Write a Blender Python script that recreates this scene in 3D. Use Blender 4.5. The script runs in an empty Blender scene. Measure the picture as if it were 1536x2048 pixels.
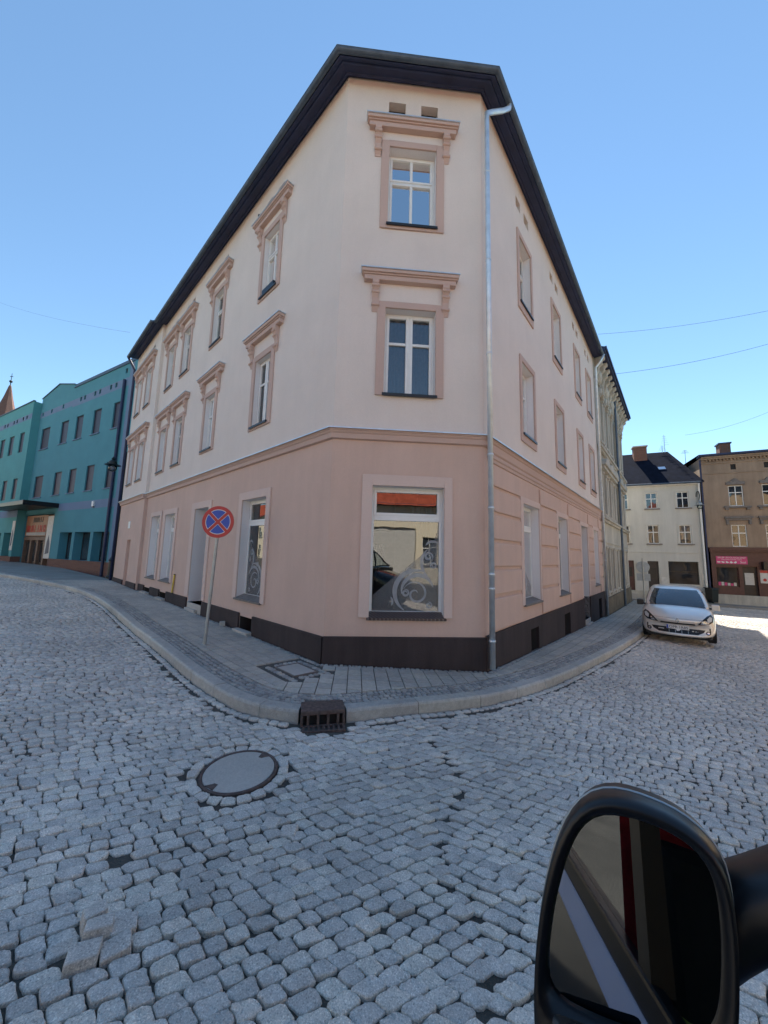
import bpy, bmesh, math, random
import numpy as np
from mathutils import Vector, Matrix
from mathutils.bvhtree import BVHTree
random.seed(7); RNG = np.random.default_rng(7)
SC = bpy.context.scene; COL = SC.collection
ZUP = 1.9                       # eye height above the pavement corner; everything below is written relative to the eye
R = math.radians

# ------------------------------------------------------------------ materials
def nodes(name):
    m = bpy.data.materials.new(name); m.use_nodes = True
    nt = m.node_tree; b = nt.nodes['Principled BSDF']
    return m, nt, b
def N(nt, t, **kw):
    n = nt.nodes.new(t)
    for k, v in kw.items(): setattr(n, k, v)
    return n
def ramp(nt, src, stops):
    r = N(nt, 'ShaderNodeValToRGB'); e = r.color_ramp.elements
    while len(e) < len(stops): e.new(0.5)
    for i, (p, c) in enumerate(stops):
        e[i].position = p; e[i].color = (c[0], c[1], c[2], 1) if hasattr(c, '__len__') else (c, c, c, 1)
    nt.links.new(src, r.inputs[0]); return r
def noise(nt, scale, detail=3, rough=.55, vec=None):
    n = N(nt, 'ShaderNodeTexNoise'); n.inputs['Scale'].default_value = scale
    n.inputs['Detail'].default_value = detail; n.inputs['Roughness'].default_value = rough
    if vec is None:
        vec = N(nt, 'ShaderNodeTexCoord').outputs['Object']
    nt.links.new(vec, n.inputs['Vector']); return n
def mixc(nt, a, b, f, mode='MIX'):
    m = N(nt, 'ShaderNodeMix', data_type='RGBA', blend_type=mode)
    for s, v in ((m.inputs[6], a), (m.inputs[7], b), (m.inputs[0], f)):
        if hasattr(v, 'is_output') or hasattr(v, 'links'): nt.links.new(v, s)
        elif hasattr(v, '__len__'): s.default_value = (v[0], v[1], v[2], 1)
        else: s.default_value = v
    return m.outputs[2]
def bump(nt, b, src, dist, strength=1.0):
    n = N(nt, 'ShaderNodeBump'); n.inputs['Distance'].default_value = dist; n.inputs['Strength'].default_value = strength
    nt.links.new(src, n.inputs['Height']); nt.links.new(n.outputs[0], b.inputs['Normal']); return n
def stucco(name, c, var=.08, grain=140, bd=.004, rough=.9, stain=.0):
    m, nt, b = nodes(name)
    n1 = noise(nt, .9, 5, .6); n2 = noise(nt, grain, 2)
    lo = [x*(1-var) for x in c]; hi = [min(1, x*(1+var)) for x in c]
    r = ramp(nt, n1.outputs[0], [(.3, lo), (.7, hi)])
    out = mixc(nt, r.outputs[0], ramp(nt, n2.outputs[0], [(.3, .86), (.7, 1.08)]).outputs[0], .8, 'MULTIPLY')
    if stain:
        tc = N(nt, 'ShaderNodeTexCoord'); mp = N(nt, 'ShaderNodeMapping'); mp.inputs['Scale'].default_value = (2.2, 2.2, .25)
        nt.links.new(tc.outputs['Object'], mp.inputs[0])
        n3 = noise(nt, 1.6, 6, .65, mp.outputs[0])
        out = mixc(nt, out, ramp(nt, n3.outputs[0], [(.35, 1-stain), (.62, 1.0)]).outputs[0], 1.0, 'MULTIPLY')
    nt.links.new(out, b.inputs['Base Color']); b.inputs['Roughness'].default_value = rough
    bump(nt, b, n2.outputs[0], bd)
    return m
def plain(name, c, rough=.5, metal=0, var=.1, scale=6, spec=None, coat=0, bd=0):
    m, nt, b = nodes(name)
    n1 = noise(nt, scale, 4)
    r = ramp(nt, n1.outputs[0], [(.3, [x*(1-var) for x in c]), (.7, [min(1, x*(1+var)) for x in c])])
    nt.links.new(r.outputs[0], b.inputs['Base Color'])
    b.inputs['Roughness'].default_value = rough; b.inputs['Metallic'].default_value = metal
    if spec is not None: b.inputs['Specular IOR Level'].default_value = spec
    if coat: b.inputs['Coat Weight'].default_value = coat; b.inputs['Coat Roughness'].default_value = .04
    if bd: bump(nt, b, noise(nt, 60, 3).outputs[0], bd)
    return m
def glass(name, tint=(.8, .85, .85), ior=2.0, rough=.01, wave=0.0):
    m = bpy.data.materials.new(name); m.use_nodes = True; nt = m.node_tree; nt.nodes.clear()
    o = N(nt, 'ShaderNodeOutputMaterial'); mx = N(nt, 'ShaderNodeMixShader'); t = N(nt, 'ShaderNodeBsdfTransparent'); g = N(nt, 'ShaderNodeBsdfGlossy')
    f = N(nt, 'ShaderNodeFresnel'); f.inputs[0].default_value = ior
    t.inputs[0].default_value = (*tint, 1); g.inputs['Roughness'].default_value = rough
    nt.links.new(f.outputs[0], mx.inputs[0]); nt.links.new(t.outputs[0], mx.inputs[1]); nt.links.new(g.outputs[0], mx.inputs[2]); nt.links.new(mx.outputs[0], o.inputs[0])
    if wave:
        bp = N(nt, 'ShaderNodeBump'); bp.inputs['Distance'].default_value = wave
        nt.links.new(noise(nt, 2.5, 1).outputs[0], bp.inputs['Height']); nt.links.new(bp.outputs[0], g.inputs['Normal'])
    return m
def darkpane(name, c=(.02, .025, .03), ior=1.9):
    m, nt, b = nodes(name)
    n = noise(nt, 1.2, 2)
    r = ramp(nt, n.outputs[0], [(.35, c), (.65, [x*2.5 for x in c])]); nt.links.new(r.outputs[0], b.inputs['Base Color'])
    b.inputs['Roughness'].default_value = .03; b.inputs['IOR'].default_value = ior
    bump(nt, b, noise(nt, 2.0, 1).outputs[0], .004)
    return m
def film(name, c, a):
    m = bpy.data.materials.new(name); m.use_nodes = True; nt = m.node_tree; nt.nodes.clear()
    o = N(nt, 'ShaderNodeOutputMaterial'); mx = N(nt, 'ShaderNodeMixShader'); t = N(nt, 'ShaderNodeBsdfTransparent'); g = N(nt, 'ShaderNodeBsdfDiffuse')
    n = noise(nt, 9, 4); r = ramp(nt, n.outputs[0], [(.3, a*.75), (.7, a)]); nt.links.new(r.outputs[0], mx.inputs[0])
    g.inputs[0].default_value = (*c, 1)
    nt.links.new(t.outputs[0], mx.inputs[1]); nt.links.new(g.outputs[0], mx.inputs[2]); nt.links.new(mx.outputs[0], o.inputs[0])
    return m
def granite(name, base, spread=.25, speck=130, bd=.0015):
    m, nt, b = nodes(name)
    gi = N(nt, 'ShaderNodeNewGeometry')
    tint = ramp(nt, gi.outputs['Random Per Island'], [(0, [x*(1-spread) for x in base]), (.5, base), (.85, [base[0]*1.08, base[1]*1.07, base[2]*1.02]), (1, [base[0]*(1+spread), base[1]*(1+spread*.8), base[2]*(1+spread*.55)])])
    n1 = noise(nt, speck, 2, .7); n2 = noise(nt, 14, 4, .6); n3 = noise(nt, .5, 3)
    c = mixc(nt, tint.outputs[0], ramp(nt, n1.outputs[0], [(.28, .35), (.43, .88), (.57, 1.02), (.70, 1.6)]).outputs[0], .85, 'MULTIPLY')
    c = mixc(nt, c, ramp(nt, n2.outputs[0], [(.3, .8), (.7, 1.12)]).outputs[0], .9, 'MULTIPLY')
    c = mixc(nt, c, ramp(nt, n3.outputs[0], [(.35, .82), (.65, 1.10)]).outputs[0], .9, 'MULTIPLY')
    nt.links.new(c, b.inputs['Base Color']); b.inputs['Roughness'].default_value = .62; b.inputs['Specular IOR Level'].default_value = .45
    ad = N(nt, 'ShaderNodeMath', operation='ADD'); nt.links.new(n1.outputs[0], ad.inputs[0])
    n4 = noise(nt, 55, 4, .7); nt.links.new(n4.outputs[0], ad.inputs[1])
    bump(nt, b, ad.outputs[0], bd*2.2)
    return m
def brickmat(name, c1, c2, mortar, sx, sy, rough=.85):
    m, nt, b = nodes(name)
    tc = N(nt, 'ShaderNodeTexCoord'); sep = N(nt, 'ShaderNodeSeparateXYZ'); nt.links.new(tc.outputs['Object'], sep.inputs[0])
    ad = N(nt, 'ShaderNodeMath', operation='ADD'); nt.links.new(sep.outputs[0], ad.inputs[0]); nt.links.new(sep.outputs[1], ad.inputs[1])
    cb = N(nt, 'ShaderNodeCombineXYZ'); nt.links.new(ad.outputs[0], cb.inputs[0]); nt.links.new(sep.outputs[2], cb.inputs[1])
    k = N(nt, 'ShaderNodeTexBrick'); nt.links.new(cb.outputs[0], k.inputs['Vector'])
    k.inputs['Scale'].default_value = 1; k.inputs['Brick Width'].default_value = sx; k.inputs['Row Height'].default_value = sy; k.inputs['Mortar Size'].default_value = .008
    for nm, c in (('Color1', c1), ('Color2', c2), ('Mortar', mortar)): k.inputs[nm].default_value = (*c, 1)
    n = noise(nt, 30, 4); c = mixc(nt, k.outputs['Color'], ramp(nt, n.outputs[0], [(.3, .75), (.7, 1.15)]).outputs[0], .9, 'MULTIPLY')
    nt.links.new(c, b.inputs['Base Color']); b.inputs['Roughness'].default_value = rough
    bump(nt, b, k.outputs['Fac'], -.006)
    return m
def tiles(name, c, scale=(6, 3.2)):
    m, nt, b = nodes(name)
    n1 = noise(nt, 3, 5); tc = N(nt, 'ShaderNodeTexCoord')
    w = N(nt, 'ShaderNodeTexWave', wave_type='BANDS', bands_direction='Z'); w.inputs['Scale'].default_value = scale[1]; w.inputs['Distortion'].default_value = .4
    nt.links.new(tc.outputs['Object'], w.inputs['Vector'])
    r = ramp(nt, n1.outputs[0], [(.3, [x*.7 for x in c]), (.7, [x*1.25 for x in c])])
    c2 = mixc(nt, r.outputs[0], ramp(nt, w.outputs[0], [(0, .6), (.25, 1.0)]).outputs[0], .8, 'MULTIPLY')
    nt.links.new(c2, b.inputs['Base Color']); b.inputs['Roughness'].default_value = .85; b.inputs['Specular IOR Level'].default_value = .02
    bump(nt, b, w.outputs[0], .02)
    return m

M = {}
M['upper'] = stucco('cream_pink_render', (.77, .675, .61), .04, stain=.025)
M['ground_pink'] = stucco('salmon_render', (.665, .475, .395), .05, stain=.06)
M['band'] = stucco('rose_trim_render', (.57, .41, .35), .04, bd=.002)
M['surG'] = stucco('pale_salmon_render', (.70, .54, .475), .04)
M['reveal'] = stucco('pale_reveal_render', (.80, .77, .77), .03, bd=.002)
M['plinth'] = stucco('dark_brown_plinth', (.055, .040, .040), .2, 90, .006, stain=.3)
M['soffit'] = plain('dark_painted_timber', (.022, .032, .085), .55, var=.25, scale=3)
M['zinc'] = plain('zinc_sheet', (.62, .68, .73), .36, .6, .12, 5)
M['zincd'] = plain('weathered_zinc', (.08, .11, .15), .5, .4, .2, 5)
M['pvc'] = plain('white_window_frame', (.80, .80, .78), .35, var=.03)
M['pane'] = glass('window_glass', (.78, .83, .86), 2.7, .006, .0015)
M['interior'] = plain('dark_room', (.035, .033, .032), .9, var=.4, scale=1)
M['net'] = plain('net_curtain', (.16, .168, .19), .9, var=.12, scale=20)
M['drape'] = plain('black_drape', (.012, .012, .014), .8)
M['film'] = film('frosted_film', (.34, .35, .37), .36)
M['swirl'] = film('white_film', (.62, .64, .67), .5)
M['tilesill'] = brickmat('brown_glazed_sill_tiles', (.045, .024, .022), (.06, .03, .028), (.3, .26, .24), .075, .5, .35)
M['blacksill'] = plain('black_metal_sill', (.018, .018, .02), .4)
M['greysill'] = plain('grey_stone_sill', (.19, .165, .15), .7, var=.25, scale=9)
M['cobble'] = granite('granite_cobble', (.70, .65, .59), .2)
M['sett'] = granite('granite_sett', (.42, .41, .39), .3, 260)
M['kerb'] = granite('granite_kerb', (.50, .485, .45), .12, 200)
M['slab'] = granite('concrete_slab', (.52, .49, .44), .13, 300, .0006)
M['dirt'] = stucco('joint_dirt', (.075, .070, .060), .4, 40, .02)
M['pavebase'] = stucco('pavement_bed', (.11, .105, .095), .3, 40, .01)
M['asphalt'] = stucco('worn_paving', (.30, .29, .27), .15, 25, .01)
M['rust'] = plain('rusty_iron', (.12, .088, .08), .75, .3, .35, 25, bd=.003)
M['iron'] = plain('black_iron', (.012, .018, .02), .45, .2, .2)
M['conc'] = stucco('concrete_lid', (.46, .43, .39), .1, 70, .002)
M['galv'] = plain('galvanised_pole', (.42, .44, .44), .5, .75, .12, 8)
M['signred'] = plain('sign_red', (.50, .035, .03), .45, var=.05)
M['signblue'] = plain('sign_blue', (.03, .075, .42), .45, var=.05)
M['signwhite'] = plain('sign_white', (.75, .75, .75), .4, var=.03)
M['teal'] = stucco('teal_render', (.085, .275, .335), .06)
M['mint'] = stucco('mint_render', (.10, .33, .35), .06)
M['lav'] = stucco('lavender_render', (.17, .24, .36), .05)
M['brickred'] = brickmat('red_brown_brick', (.17, .075, .055), (.22, .10, .07), (.16, .12, .10), .25, .075)
M['dpane'] = darkpane('dark_window_pane')
M['dpane2'] = darkpane('shop_pane', (.012, .015, .02), 1.3)
M['shutter'] = plain('dark_roller_blind', (.034, .030, .05), .5, var=.15)
M['cream'] = stucco('cream_render', (.80, .71, .54), .05)
M['ochre'] = stucco('ochre_render', (.84, .57, .31), .06)
M['white'] = stucco('white_grey_render', (.62, .60, .55), .05, stain=.1)
M['brown'] = stucco('brown_old_render', (.37, .27, .195), .12, 60, .006, stain=.2)
M['shopbrown'] = plain('maroon_shopfront', (.10, .04, .034), .5, var=.15)
M['greystone'] = stucco('grey_stone_render', (.56, .525, .45), .12, 40, .012, stain=.25)
M['rough'] = stucco('rough_stone', (.16, .13, .09), .45, 9, .05)
M['roofdark'] = tiles('dark_slate_roof', (.010, .014, .028))
M['roofred'] = tiles('red_tile_roof', (.36, .085, .05))
M['timber'] = plain('dark_door_wood', (.035, .026, .024), .5, var=.3)
M['paper'] = plain('posters_paper', (.62, .60, .56), .6, var=.1)
M['pink'] = plain('pink_sign', (.62, .05, .20), .45, var=.04)
M['silver'] = plain('silver_paint', (.80, .75, .69), .32, .4, .03, 2, coat=.8)
M['blackplastic'] = plain('black_plastic', (.007, .007, .009), .36, var=.15, scale=30)
M['navy'] = plain('dark_navy_paint', (.010, .013, .022), .25, .2, .1, coat=.9)
M['rubber'] = plain('tyre_rubber', (.014, .014, .014), .8)
M['chrome'] = plain('chrome', (.62, .66, .70), .22, 1, .03)
M['carglass'] = glass('car_glass', (.55, .62, .60), 1.12, .004)
M['trim'] = plain('sky_reflection_trim', (.34, .50, .78), .4, 0, .05)  # blue of the sky mirrored in the chrome strip, put into the colour
M['mirror'] = plain('mirror_silver', (.30, .32, .34), .012, 1, .01)
M['redseat'] = plain('red_seat_cloth', (.50, .03, .04), .9, var=.2, scale=40, bd=.003)
M['limeseat'] = plain('lime_seat_cloth', (.40, .42, .08), .9, var=.2, scale=8)
M['yellow'] = plain('yellow_paint', (.62, .42, .03), .4)
M['feather'] = plain('grey_feather', (.05, .05, .06), .8, var=.3, scale=30)
M['lampglass'] = glass('lamp_glass', (.8, .85, .85), 1.5, .05)
M['orange'] = plain('orange_panel', (.27, .11, .05), .5, var=.25, scale=4)
M['browngate'] = plain('brown_portal', (.17, .10, .07), .6, var=.2)
M['lensglass'] = glass('headlamp_glass', (.9, .92, .92), 1.6, .01)

# ------------------------------------------------------------------ mesh builder
ORG = {}
class MB:
    def __init__(s): s.v = []; s.f = []
    def add(s, vs, fs):
        k = len(s.v); s.v += [tuple(v) for v in vs]; s.f += [tuple(i+k for i in f) for f in fs]
    def quad(s, a, b, c, d): s.add([a, b, c, d], [(0, 1, 2, 3)])
    def hexa(s, p): s.add(p, [(3, 2, 1, 0), (4, 5, 6, 7), (0, 1, 5, 4), (1, 2, 6, 5), (2, 3, 7, 6), (3, 0, 4, 7)])
    def box(s, x0, x1, y0, y1, z0, z1): s.hexa([(x0, y0, z0), (x1, y0, z0), (x1, y1, z0), (x0, y1, z0), (x0, y0, z1), (x1, y0, z1), (x1, y1, z1), (x0, y1, z1)])
    def prism(s, pts, off):
        n = len(pts); o = Vector(off); q = [Vector(p) for p in pts]
        s.add(q + [p+o for p in q], [tuple(range(n))[::-1], tuple(range(n, 2*n))] + [(i, (i+1) % n, n+(i+1) % n, n+i) for i in range(n)])
    def tube(s, path, r, n=10, cap=True):
        P = [Vector(p) for p in path]; m = len(P); rr = r if hasattr(r, '__len__') else [r]*m
        ref = Vector((0, 0, 1)); vs = []
        t0 = (P[1]-P[0]).normalized()
        if abs(t0.z) > .9: ref = Vector((1, 0, 0))
        x = t0.cross(ref).normalized()
        for i in range(m):
            t = (P[min(i+1, m-1)]-P[max(i-1, 0)]).normalized()
            x = (x - t*x.dot(t)).normalized(); y = t.cross(x)
            for k in range(n):
                a = 2*math.pi*k/n; vs.append(P[i] + (x*math.cos(a)+y*math.sin(a))*rr[i])
        fs = [(i*n+k, i*n+(k+1) % n, (i+1)*n+(k+1) % n, (i+1)*n+k) for i in range(m-1) for k in range(n)]
        if cap: fs += [tuple(range(n))[::-1], tuple(range((m-1)*n, m*n))]
        s.add(vs, fs)
    def lathe(s, c, prof, n=16, axis=(0, 0, 1)):
        a = Vector(axis).normalized(); x = a.orthogonal().normalized(); y = a.cross(x); c = Vector(c); m = len(prof)
        vs = [c + a*h + (x*math.cos(2*math.pi*k/n)+y*math.sin(2*math.pi*k/n))*r for r, h in prof for k in range(n)]
        s.add(vs, [(i*n+k, i*n+(k+1) % n, (i+1)*n+(k+1) % n, (i+1)*n+k) for i in range(m-1) for k in range(n)] + [tuple(range(n))[::-1], tuple(range((m-1)*n, m*n))])
    def build(s, name, mat, parent=None, smooth=False, bevel=0, sub=0, seg=2):
        me = bpy.data.meshes.new(name); o = bpy.data.objects.new(name, me)
        off = ORG.get(parent.name, (0, 0, 0)) if parent else (0, 0, 0)
        me.from_pydata([(v[0]-off[0], v[1]-off[1], v[2]-off[2]) for v in s.v], [], s.f)
        me.materials.append(mat)
        if bevel or sub or len(s.f) < 40000:
            bm = bmesh.new(); bm.from_mesh(me)
            if bevel: bmesh.ops.remove_doubles(bm, verts=bm.verts, dist=1e-5)
            bmesh.ops.recalc_face_normals(bm, faces=bm.faces)
            if bevel:
                ed = [e for e in bm.edges if len(e.link_faces) == 2 and e.calc_face_angle(0) > .5]
                bmesh.ops.bevel(bm, geom=ed, offset=bevel, segments=seg, affect='EDGES', profile=.6, clamp_overlap=True)
            bm.to_mesh(me); bm.free()
        if smooth:
            for p in me.polygons: p.use_smooth = True
        COL.objects.link(o)
        if parent: o.parent = parent; ORG[o.name] = off
        if sub:
            md = o.modifiers.new('Subdivision', 'SUBSURF'); md.levels = sub; md.render_levels = sub
        return o
def tag(o, label=None, cat=None, group=None, kind=None):
    if label: o['label'] = label
    if cat: o['category'] = cat
    if group: o['group'] = group
    if kind: o['kind'] = kind
    return o
def thing(name, loc, label, cat, group=None):
    o = bpy.data.objects.new(name, None); o.empty_display_size = .3; o.location = loc; COL.objects.link(o)
    ORG[o.name] = tuple(loc); return tag(o, label, cat, group)
def solo(mb, name, mat, loc, label, cat, group=None, **kw):       # a thing that is one mesh, origin at loc
    mb.v = [(v[0]-loc[0], v[1]-loc[1], v[2]-loc[2]) for v in mb.v]
    o = mb.build(name, mat, None, **kw); o.location = loc; return tag(o, label, cat, group)
def text_mb(s, size, P, ex, ey, en, depth=.004, align='CENTER'):
    cu = bpy.data.curves.new('lettering', 'FONT'); cu.body = s; cu.size = size; cu.align_x = align; cu.align_y = 'CENTER'; cu.extrude = depth; cu.resolution_u = 3
    o = bpy.data.objects.new('lettering_source', cu); COL.objects.link(o)
    dg = bpy.context.evaluated_depsgraph_get(); me = bpy.data.meshes.new_from_object(o.evaluated_get(dg))
    P = Vector(P); ex = Vector(ex).normalized(); ey = Vector(ey).normalized(); en = Vector(en).normalized()
    mb = MB(); mb.add([P + ex*v.co.x + ey*v.co.y + en*(v.co.z+depth) for v in me.vertices], [tuple(p.vertices) for p in me.polygons])
    bpy.data.objects.remove(o); bpy.data.curves.remove(cu); bpy.data.meshes.remove(me); return mb
def mesh_np(name, V, loops, sizes, mat, smooth=None):
    me = bpy.data.meshes.new(name); me.vertices.add(len(V)); me.vertices.foreach_set('co', V.astype(np.float32).ravel())
    me.loops.add(len(loops)); me.loops.foreach_set('vertex_index', loops.astype(np.int32))
    st = np.concatenate([[0], np.cumsum(sizes)[:-1]]).astype(np.int32)
    me.polygons.add(len(sizes)); me.polygons.foreach_set('loop_start', st); me.polygons.foreach_set('loop_total', np.asarray(sizes, np.int32))
    if smooth is not None: me.polygons.foreach_set('use_smooth', np.asarray(smooth, bool))
    me.materials.append(mat); me.update(calc_edges=True); me.validate()
    o = bpy.data.objects.new(name, me); COL.objects.link(o); return o

# ------------------------------------------------------------------ site plan (metres, eye at the origin, y = view direction on the ground)
A = Vector((-.9821, 6.3)); B = Vector((1.87194, 6.5184))
dL = Vector((-.72930368, .68419013)); dR = Vector((.64260728, .76619572)); dC = (B-A).normalized(); LC = (B-A).length
class Face:
    def __init__(s, P, d):
        s.P = Vector(P); s.d = Vector(d).normalized(); n = Vector((s.d.y, -s.d.x))
        if n.dot(s.P + s.d*3) > 0: n = -n
        s.n = n
    def p(s, u, o, z): q = s.P + s.d*u + s.n*o; return Vector((q.x, q.y, z))
    def box(s, mb, u0, u1, o0, o1, z0, z1):
        mb.hexa([s.p(u0, o0, z0), s.p(u1, o0, z0), s.p(u1, o1, z0), s.p(u0, o1, z0), s.p(u0, o0, z1), s.p(u1, o0, z1), s.p(u1, o1, z1), s.p(u0, o1, z1)])
    def prism(s, mb, pts, o0, o1):                  # pts = (u, z)
        mb.prism([s.p(u, o0, z) for u, z in pts], s.p(0, o1, 0)-s.p(0, o0, 0))
    def wall(s, mb, u0, u1, z0, z1, op=(), o=0):
        us = sorted({u0, u1, *[x for q in op for x in q[:2] if u0 < x < u1]}); zs = sorted({z0, z1, *[x for q in op for x in q[2:4] if z0 < x < z1]})
        for a, b in zip(us, us[1:]):
            for c, d in zip(zs, zs[1:]):
                um, zm = (a+b)/2, (c+d)/2
                if any(q[0] < um < q[1] and q[2] < zm < q[3] for q in op): continue
                mb.quad(s.p(a, o, c), s.p(b, o, c), s.p(b, o, d), s.p(a, o, d))
    def reveal(s, mb, q, dep, o=0, bottom=True):
        a, b, c, d = q[:4]; i = o-dep
        mb.quad(s.p(a, o, c), s.p(a, o, d), s.p(a, i, d), s.p(a, i, c)); mb.quad(s.p(b, o, d), s.p(b, o, c), s.p(b, i, c), s.p(b, i, d))
        mb.quad(s.p(a, o, d), s.p(b, o, d), s.p(b, i, d), s.p(a, i, d))
        if bottom: mb.quad(s.p(a, o, c), s.p(a, i, c), s.p(b, i, c), s.p(b, o, c))
FC = Face(A, dC); FL = Face(A, dL); FR = Face(B, dR)
def g(x, y):
    p = -.0424*(x-A.x) - .0232*(y-A.y)
    return -1.87 + .95*np.tanh(p/.95)
ROAD = -.14

def sweep(mb, path, prof, closed=False):
    """path: list of (xy, outward offset direction); prof: list of (offset, z)"""
    n = len(prof)
    vs = [(p.x+d.x*o, p.y+d.y*o, z) for p, d in path for o, z in prof]
    mb.add(vs, [(i*n+k, (i+1)*n+k, (i+1)*n+k+1, i*n+k+1) for i in range(len(path)-1) for k in range(n-1)])
def miter(n1, n2):
    m = (n1+n2).normalized(); return m/max(.3, m.dot(n1))
LEND, REND, LSTEP, LOFF = 16.85, 12.95, 12.4, .12
def outline():
    pl = [(A+dL*LEND+FL.n*LOFF, FL.n), (A+dL*LSTEP+FL.n*LOFF, FL.n), (A+dL*LSTEP, FL.n), (A, miter(FL.n, FC.n)), (B, miter(FC.n, FR.n)), (B+dR*REND, FR.n)]
    return pl

# ------------------------------------------------------------------ the pink corner building
BLD = thing('corner_building', (A.x, A.y, -1.87), 'three storey salmon pink corner building with cut off corner and dark brown base', 'building')
DEP = {'C': .2, 'L': .22, 'R': .22}
FACE = {'C': FC, 'L': FL, 'R': FR}
def window(f, op, style, sur=None, surmat=None, sill=None, hood=None, brackets=(), o=0, netc=True, decal=None):
    F = FACE[f]; a, b, c, d = op; dep = DEP[f] if (f != 'L' or style == 'G') else .15; i = o-dep
    mb = MB(); fw = .055; t0, t1 = i-.03, i+.03
    F.box(mb, a, a+fw, t0, t1, c, d); F.box(mb, b-fw, b, t0, t1, c, d); F.box(mb, a+fw, b-fw, t0, t1, d-fw, d); F.box(mb, a+fw, b-fw, t0, t1, c, c+fw+.02)
    m = (a+b)/2; zt = {'U': c+(d-c)*.655, 'M': c+(d-c)*.645, 'G': c+(d-c)*.755}[style]
    s0, s1 = t0+.005, t1+.018
    def sash(u0, u1, z0, z1, w=.05):
        F.box(mb, u0, u0+w, s0, s1, z0, z1); F.box(mb, u1-w, u1, s0, s1, z0, z1); F.box(mb, u0+w, u1-w, s0, s1, z0, z0+w); F.box(mb, u0+w, u1-w, s0, s1, z1-w, z1)
    if style == 'U':
        F.box(mb, a+fw, b-fw, t0, t1+.004, zt-.035, zt+.035)
        sash(a+fw-.012, b-fw+.012, c+.06, zt-.02, .045); sash(a+fw-.012, b-fw+.012, zt+.02, d-fw+.012, .045)
        F.box(mb, m-.028, m+.028, s0+.004, s1-.006, c+.105, zt-.065); F.box(mb, m-.028, m+.028, s0+.004, s1-.006, zt+.065, d-fw-.033)
    elif style == 'M':
        F.box(mb, m-.03, m+.03, t0, t1+.002, c+fw, d-fw)
        for u0, u1 in ((a+fw-.012, m-.018), (m+.018, b-fw+.012)):
            sash(u0, u1, c+.06, d-fw+.012, .05); F.box(mb, u0+.05, u1-.05, s0+.004, s1-.006, zt-.028, zt+.028)
    else:
        F.box(mb, a+fw, b-fw, t0, t1+.012, zt-.05, zt+.05)
        sash(a+fw-.01, b-fw+.01, zt+.045, d-fw+.01, .05)
    w = mb.build('window', M['pvc'], BLD, bevel=.006, seg=1)
    p = MB(); p.quad(F.p(a+.04, i+.008, c+.05), F.p(b-.04, i+.008, c+.05), F.p(b-.04, i+.008, d-.04), F.p(a+.04, i+.008, d-.04)); p.build('pane', M['pane'], w)
    rv = MB(); F.reveal(rv, (a, b, c, d), dep+.03, o); rv.build('reveal', M['reveal'], w)
    if netc:
        n = MB(); K = 44; zb = c+.05 if random.random() < .6 else c+(d-c)*.12
        for k in range(K+1):
            u = a+.05+(b-a-.1)*k/K; oo = i-.07+.018*math.sin(k*1.7+random.random())
            n.v += [tuple(F.p(u, oo, zb + (.03*abs(math.sin(k*.45)) if zb > c+.06 else 0))), tuple(F.p(u, oo, d-.05))]
        n.f = [(2*k, 2*k+2, 2*k+3, 2*k+1) for k in range(K)]; n.build('net_curtain', M['net'], w, smooth=True)
    if sur:
        s = MB(); sa, sb, sc_, sd = sur; e = .035
        F.box(s, sa, a, o-.002, o+e, sc_, sd); F.box(s, b, sb, o-.002, o+e, sc_, sd); F.box(s, a, b, o-.002, o+e, d, sd)
        if sc_ < c-.03: F.box(s, a, b, o-.002, o+e, sc_, c-.012)
        s.build('surround', surmat, w, bevel=.006, seg=1)
    if sill:
        s = MB(); z = c
        if sill == 'black': F.box(s, a-.03, b+.03, i+.03, o+.07, z-.012, z+.018); F.box(s, a-.03, b+.03, o+.055, o+.072, z-.035, z-.012)
        else:
            F.prism(s, [(a-.04, z-.05), (b+.04, z-.05), (b+.04, z-.01), (a-.04, z-.01)], o+.002, o+.06)
            s.add([F.p(a, i+.03, z+.07), F.p(b, i+.03, z+.07), F.p(b+.035, o+.058, z-.012), F.p(a-.035, o+.058, z-.012)], [(0, 1, 2, 3)])
        s.build('sill', M[{'black': 'blacksill', 'tile': 'tilesill', 'grey': 'greysill'}[sill]], w)
    if hood:
        ha, hb, hz0, hz1 = hood; h = MB(); H = hz1-hz0
        for k, (e, x, y0, y1) in enumerate(((0, .165, .60, .90), (.025, .135, .46, .60), (.045, .11, 0, .46))):
            F.box(h, ha+e, hb-e, o-.002, o+x, hz0+H*y0, hz0+H*y1)
        ho = h.build('hood', M['band'], w, bevel=.012)
        cp = MB(); F.prism(cp, [(ha-.02, hz0+H*.9+.001), (hb+.02, hz0+H*.9+.001), (hb+.02, hz1), (ha-.02, hz1)], o+.001, o+.185); cp.build('cap_flashing', M['zinc'], w)
        for (u0, u1) in brackets:
            bk = MB(); zt_ = hz0-.002; zb = zt_-.62
            prof = [(0, zt_), (.125, zt_), (.125, zt_-.07), (.10, zt_-.09), (.105, zt_-.16), (.075, zt_-.20), (.085, zt_-.27), (.05, zt_-.34), (.045, zt_-.44), (.06, zt_-.48), (.05, zt_-.53), (.02, zt_-.58), (.012, zt_-.62), (0, zt_-.62)]
            bk.prism([F.p(u0, o-.001+x, z) for x, z in prof], F.p(u1, 0, 0)-F.p(u0, 0, 0))
            um = (u0+u1)/2
            for zz, r in ((zt_-.12, .035), (zt_-.24, .03), (zt_-.49, .032)):
                bk.lathe(F.p(um, o+(.105 if zz > zt_-.2 else .08 if zz > zt_-.3 else .055), zz), [(0.001, -.5*(u1-u0)-.012), (r, -.5*(u1-u0)-.012), (r, .5*(u1-u0)+.012), (.001, .5*(u1-u0)+.012)], 10, (F.d.x, F.d.y, 0))
            bk.build('bracket', M['band'], w, bevel=.006, seg=1)
    return w

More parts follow.
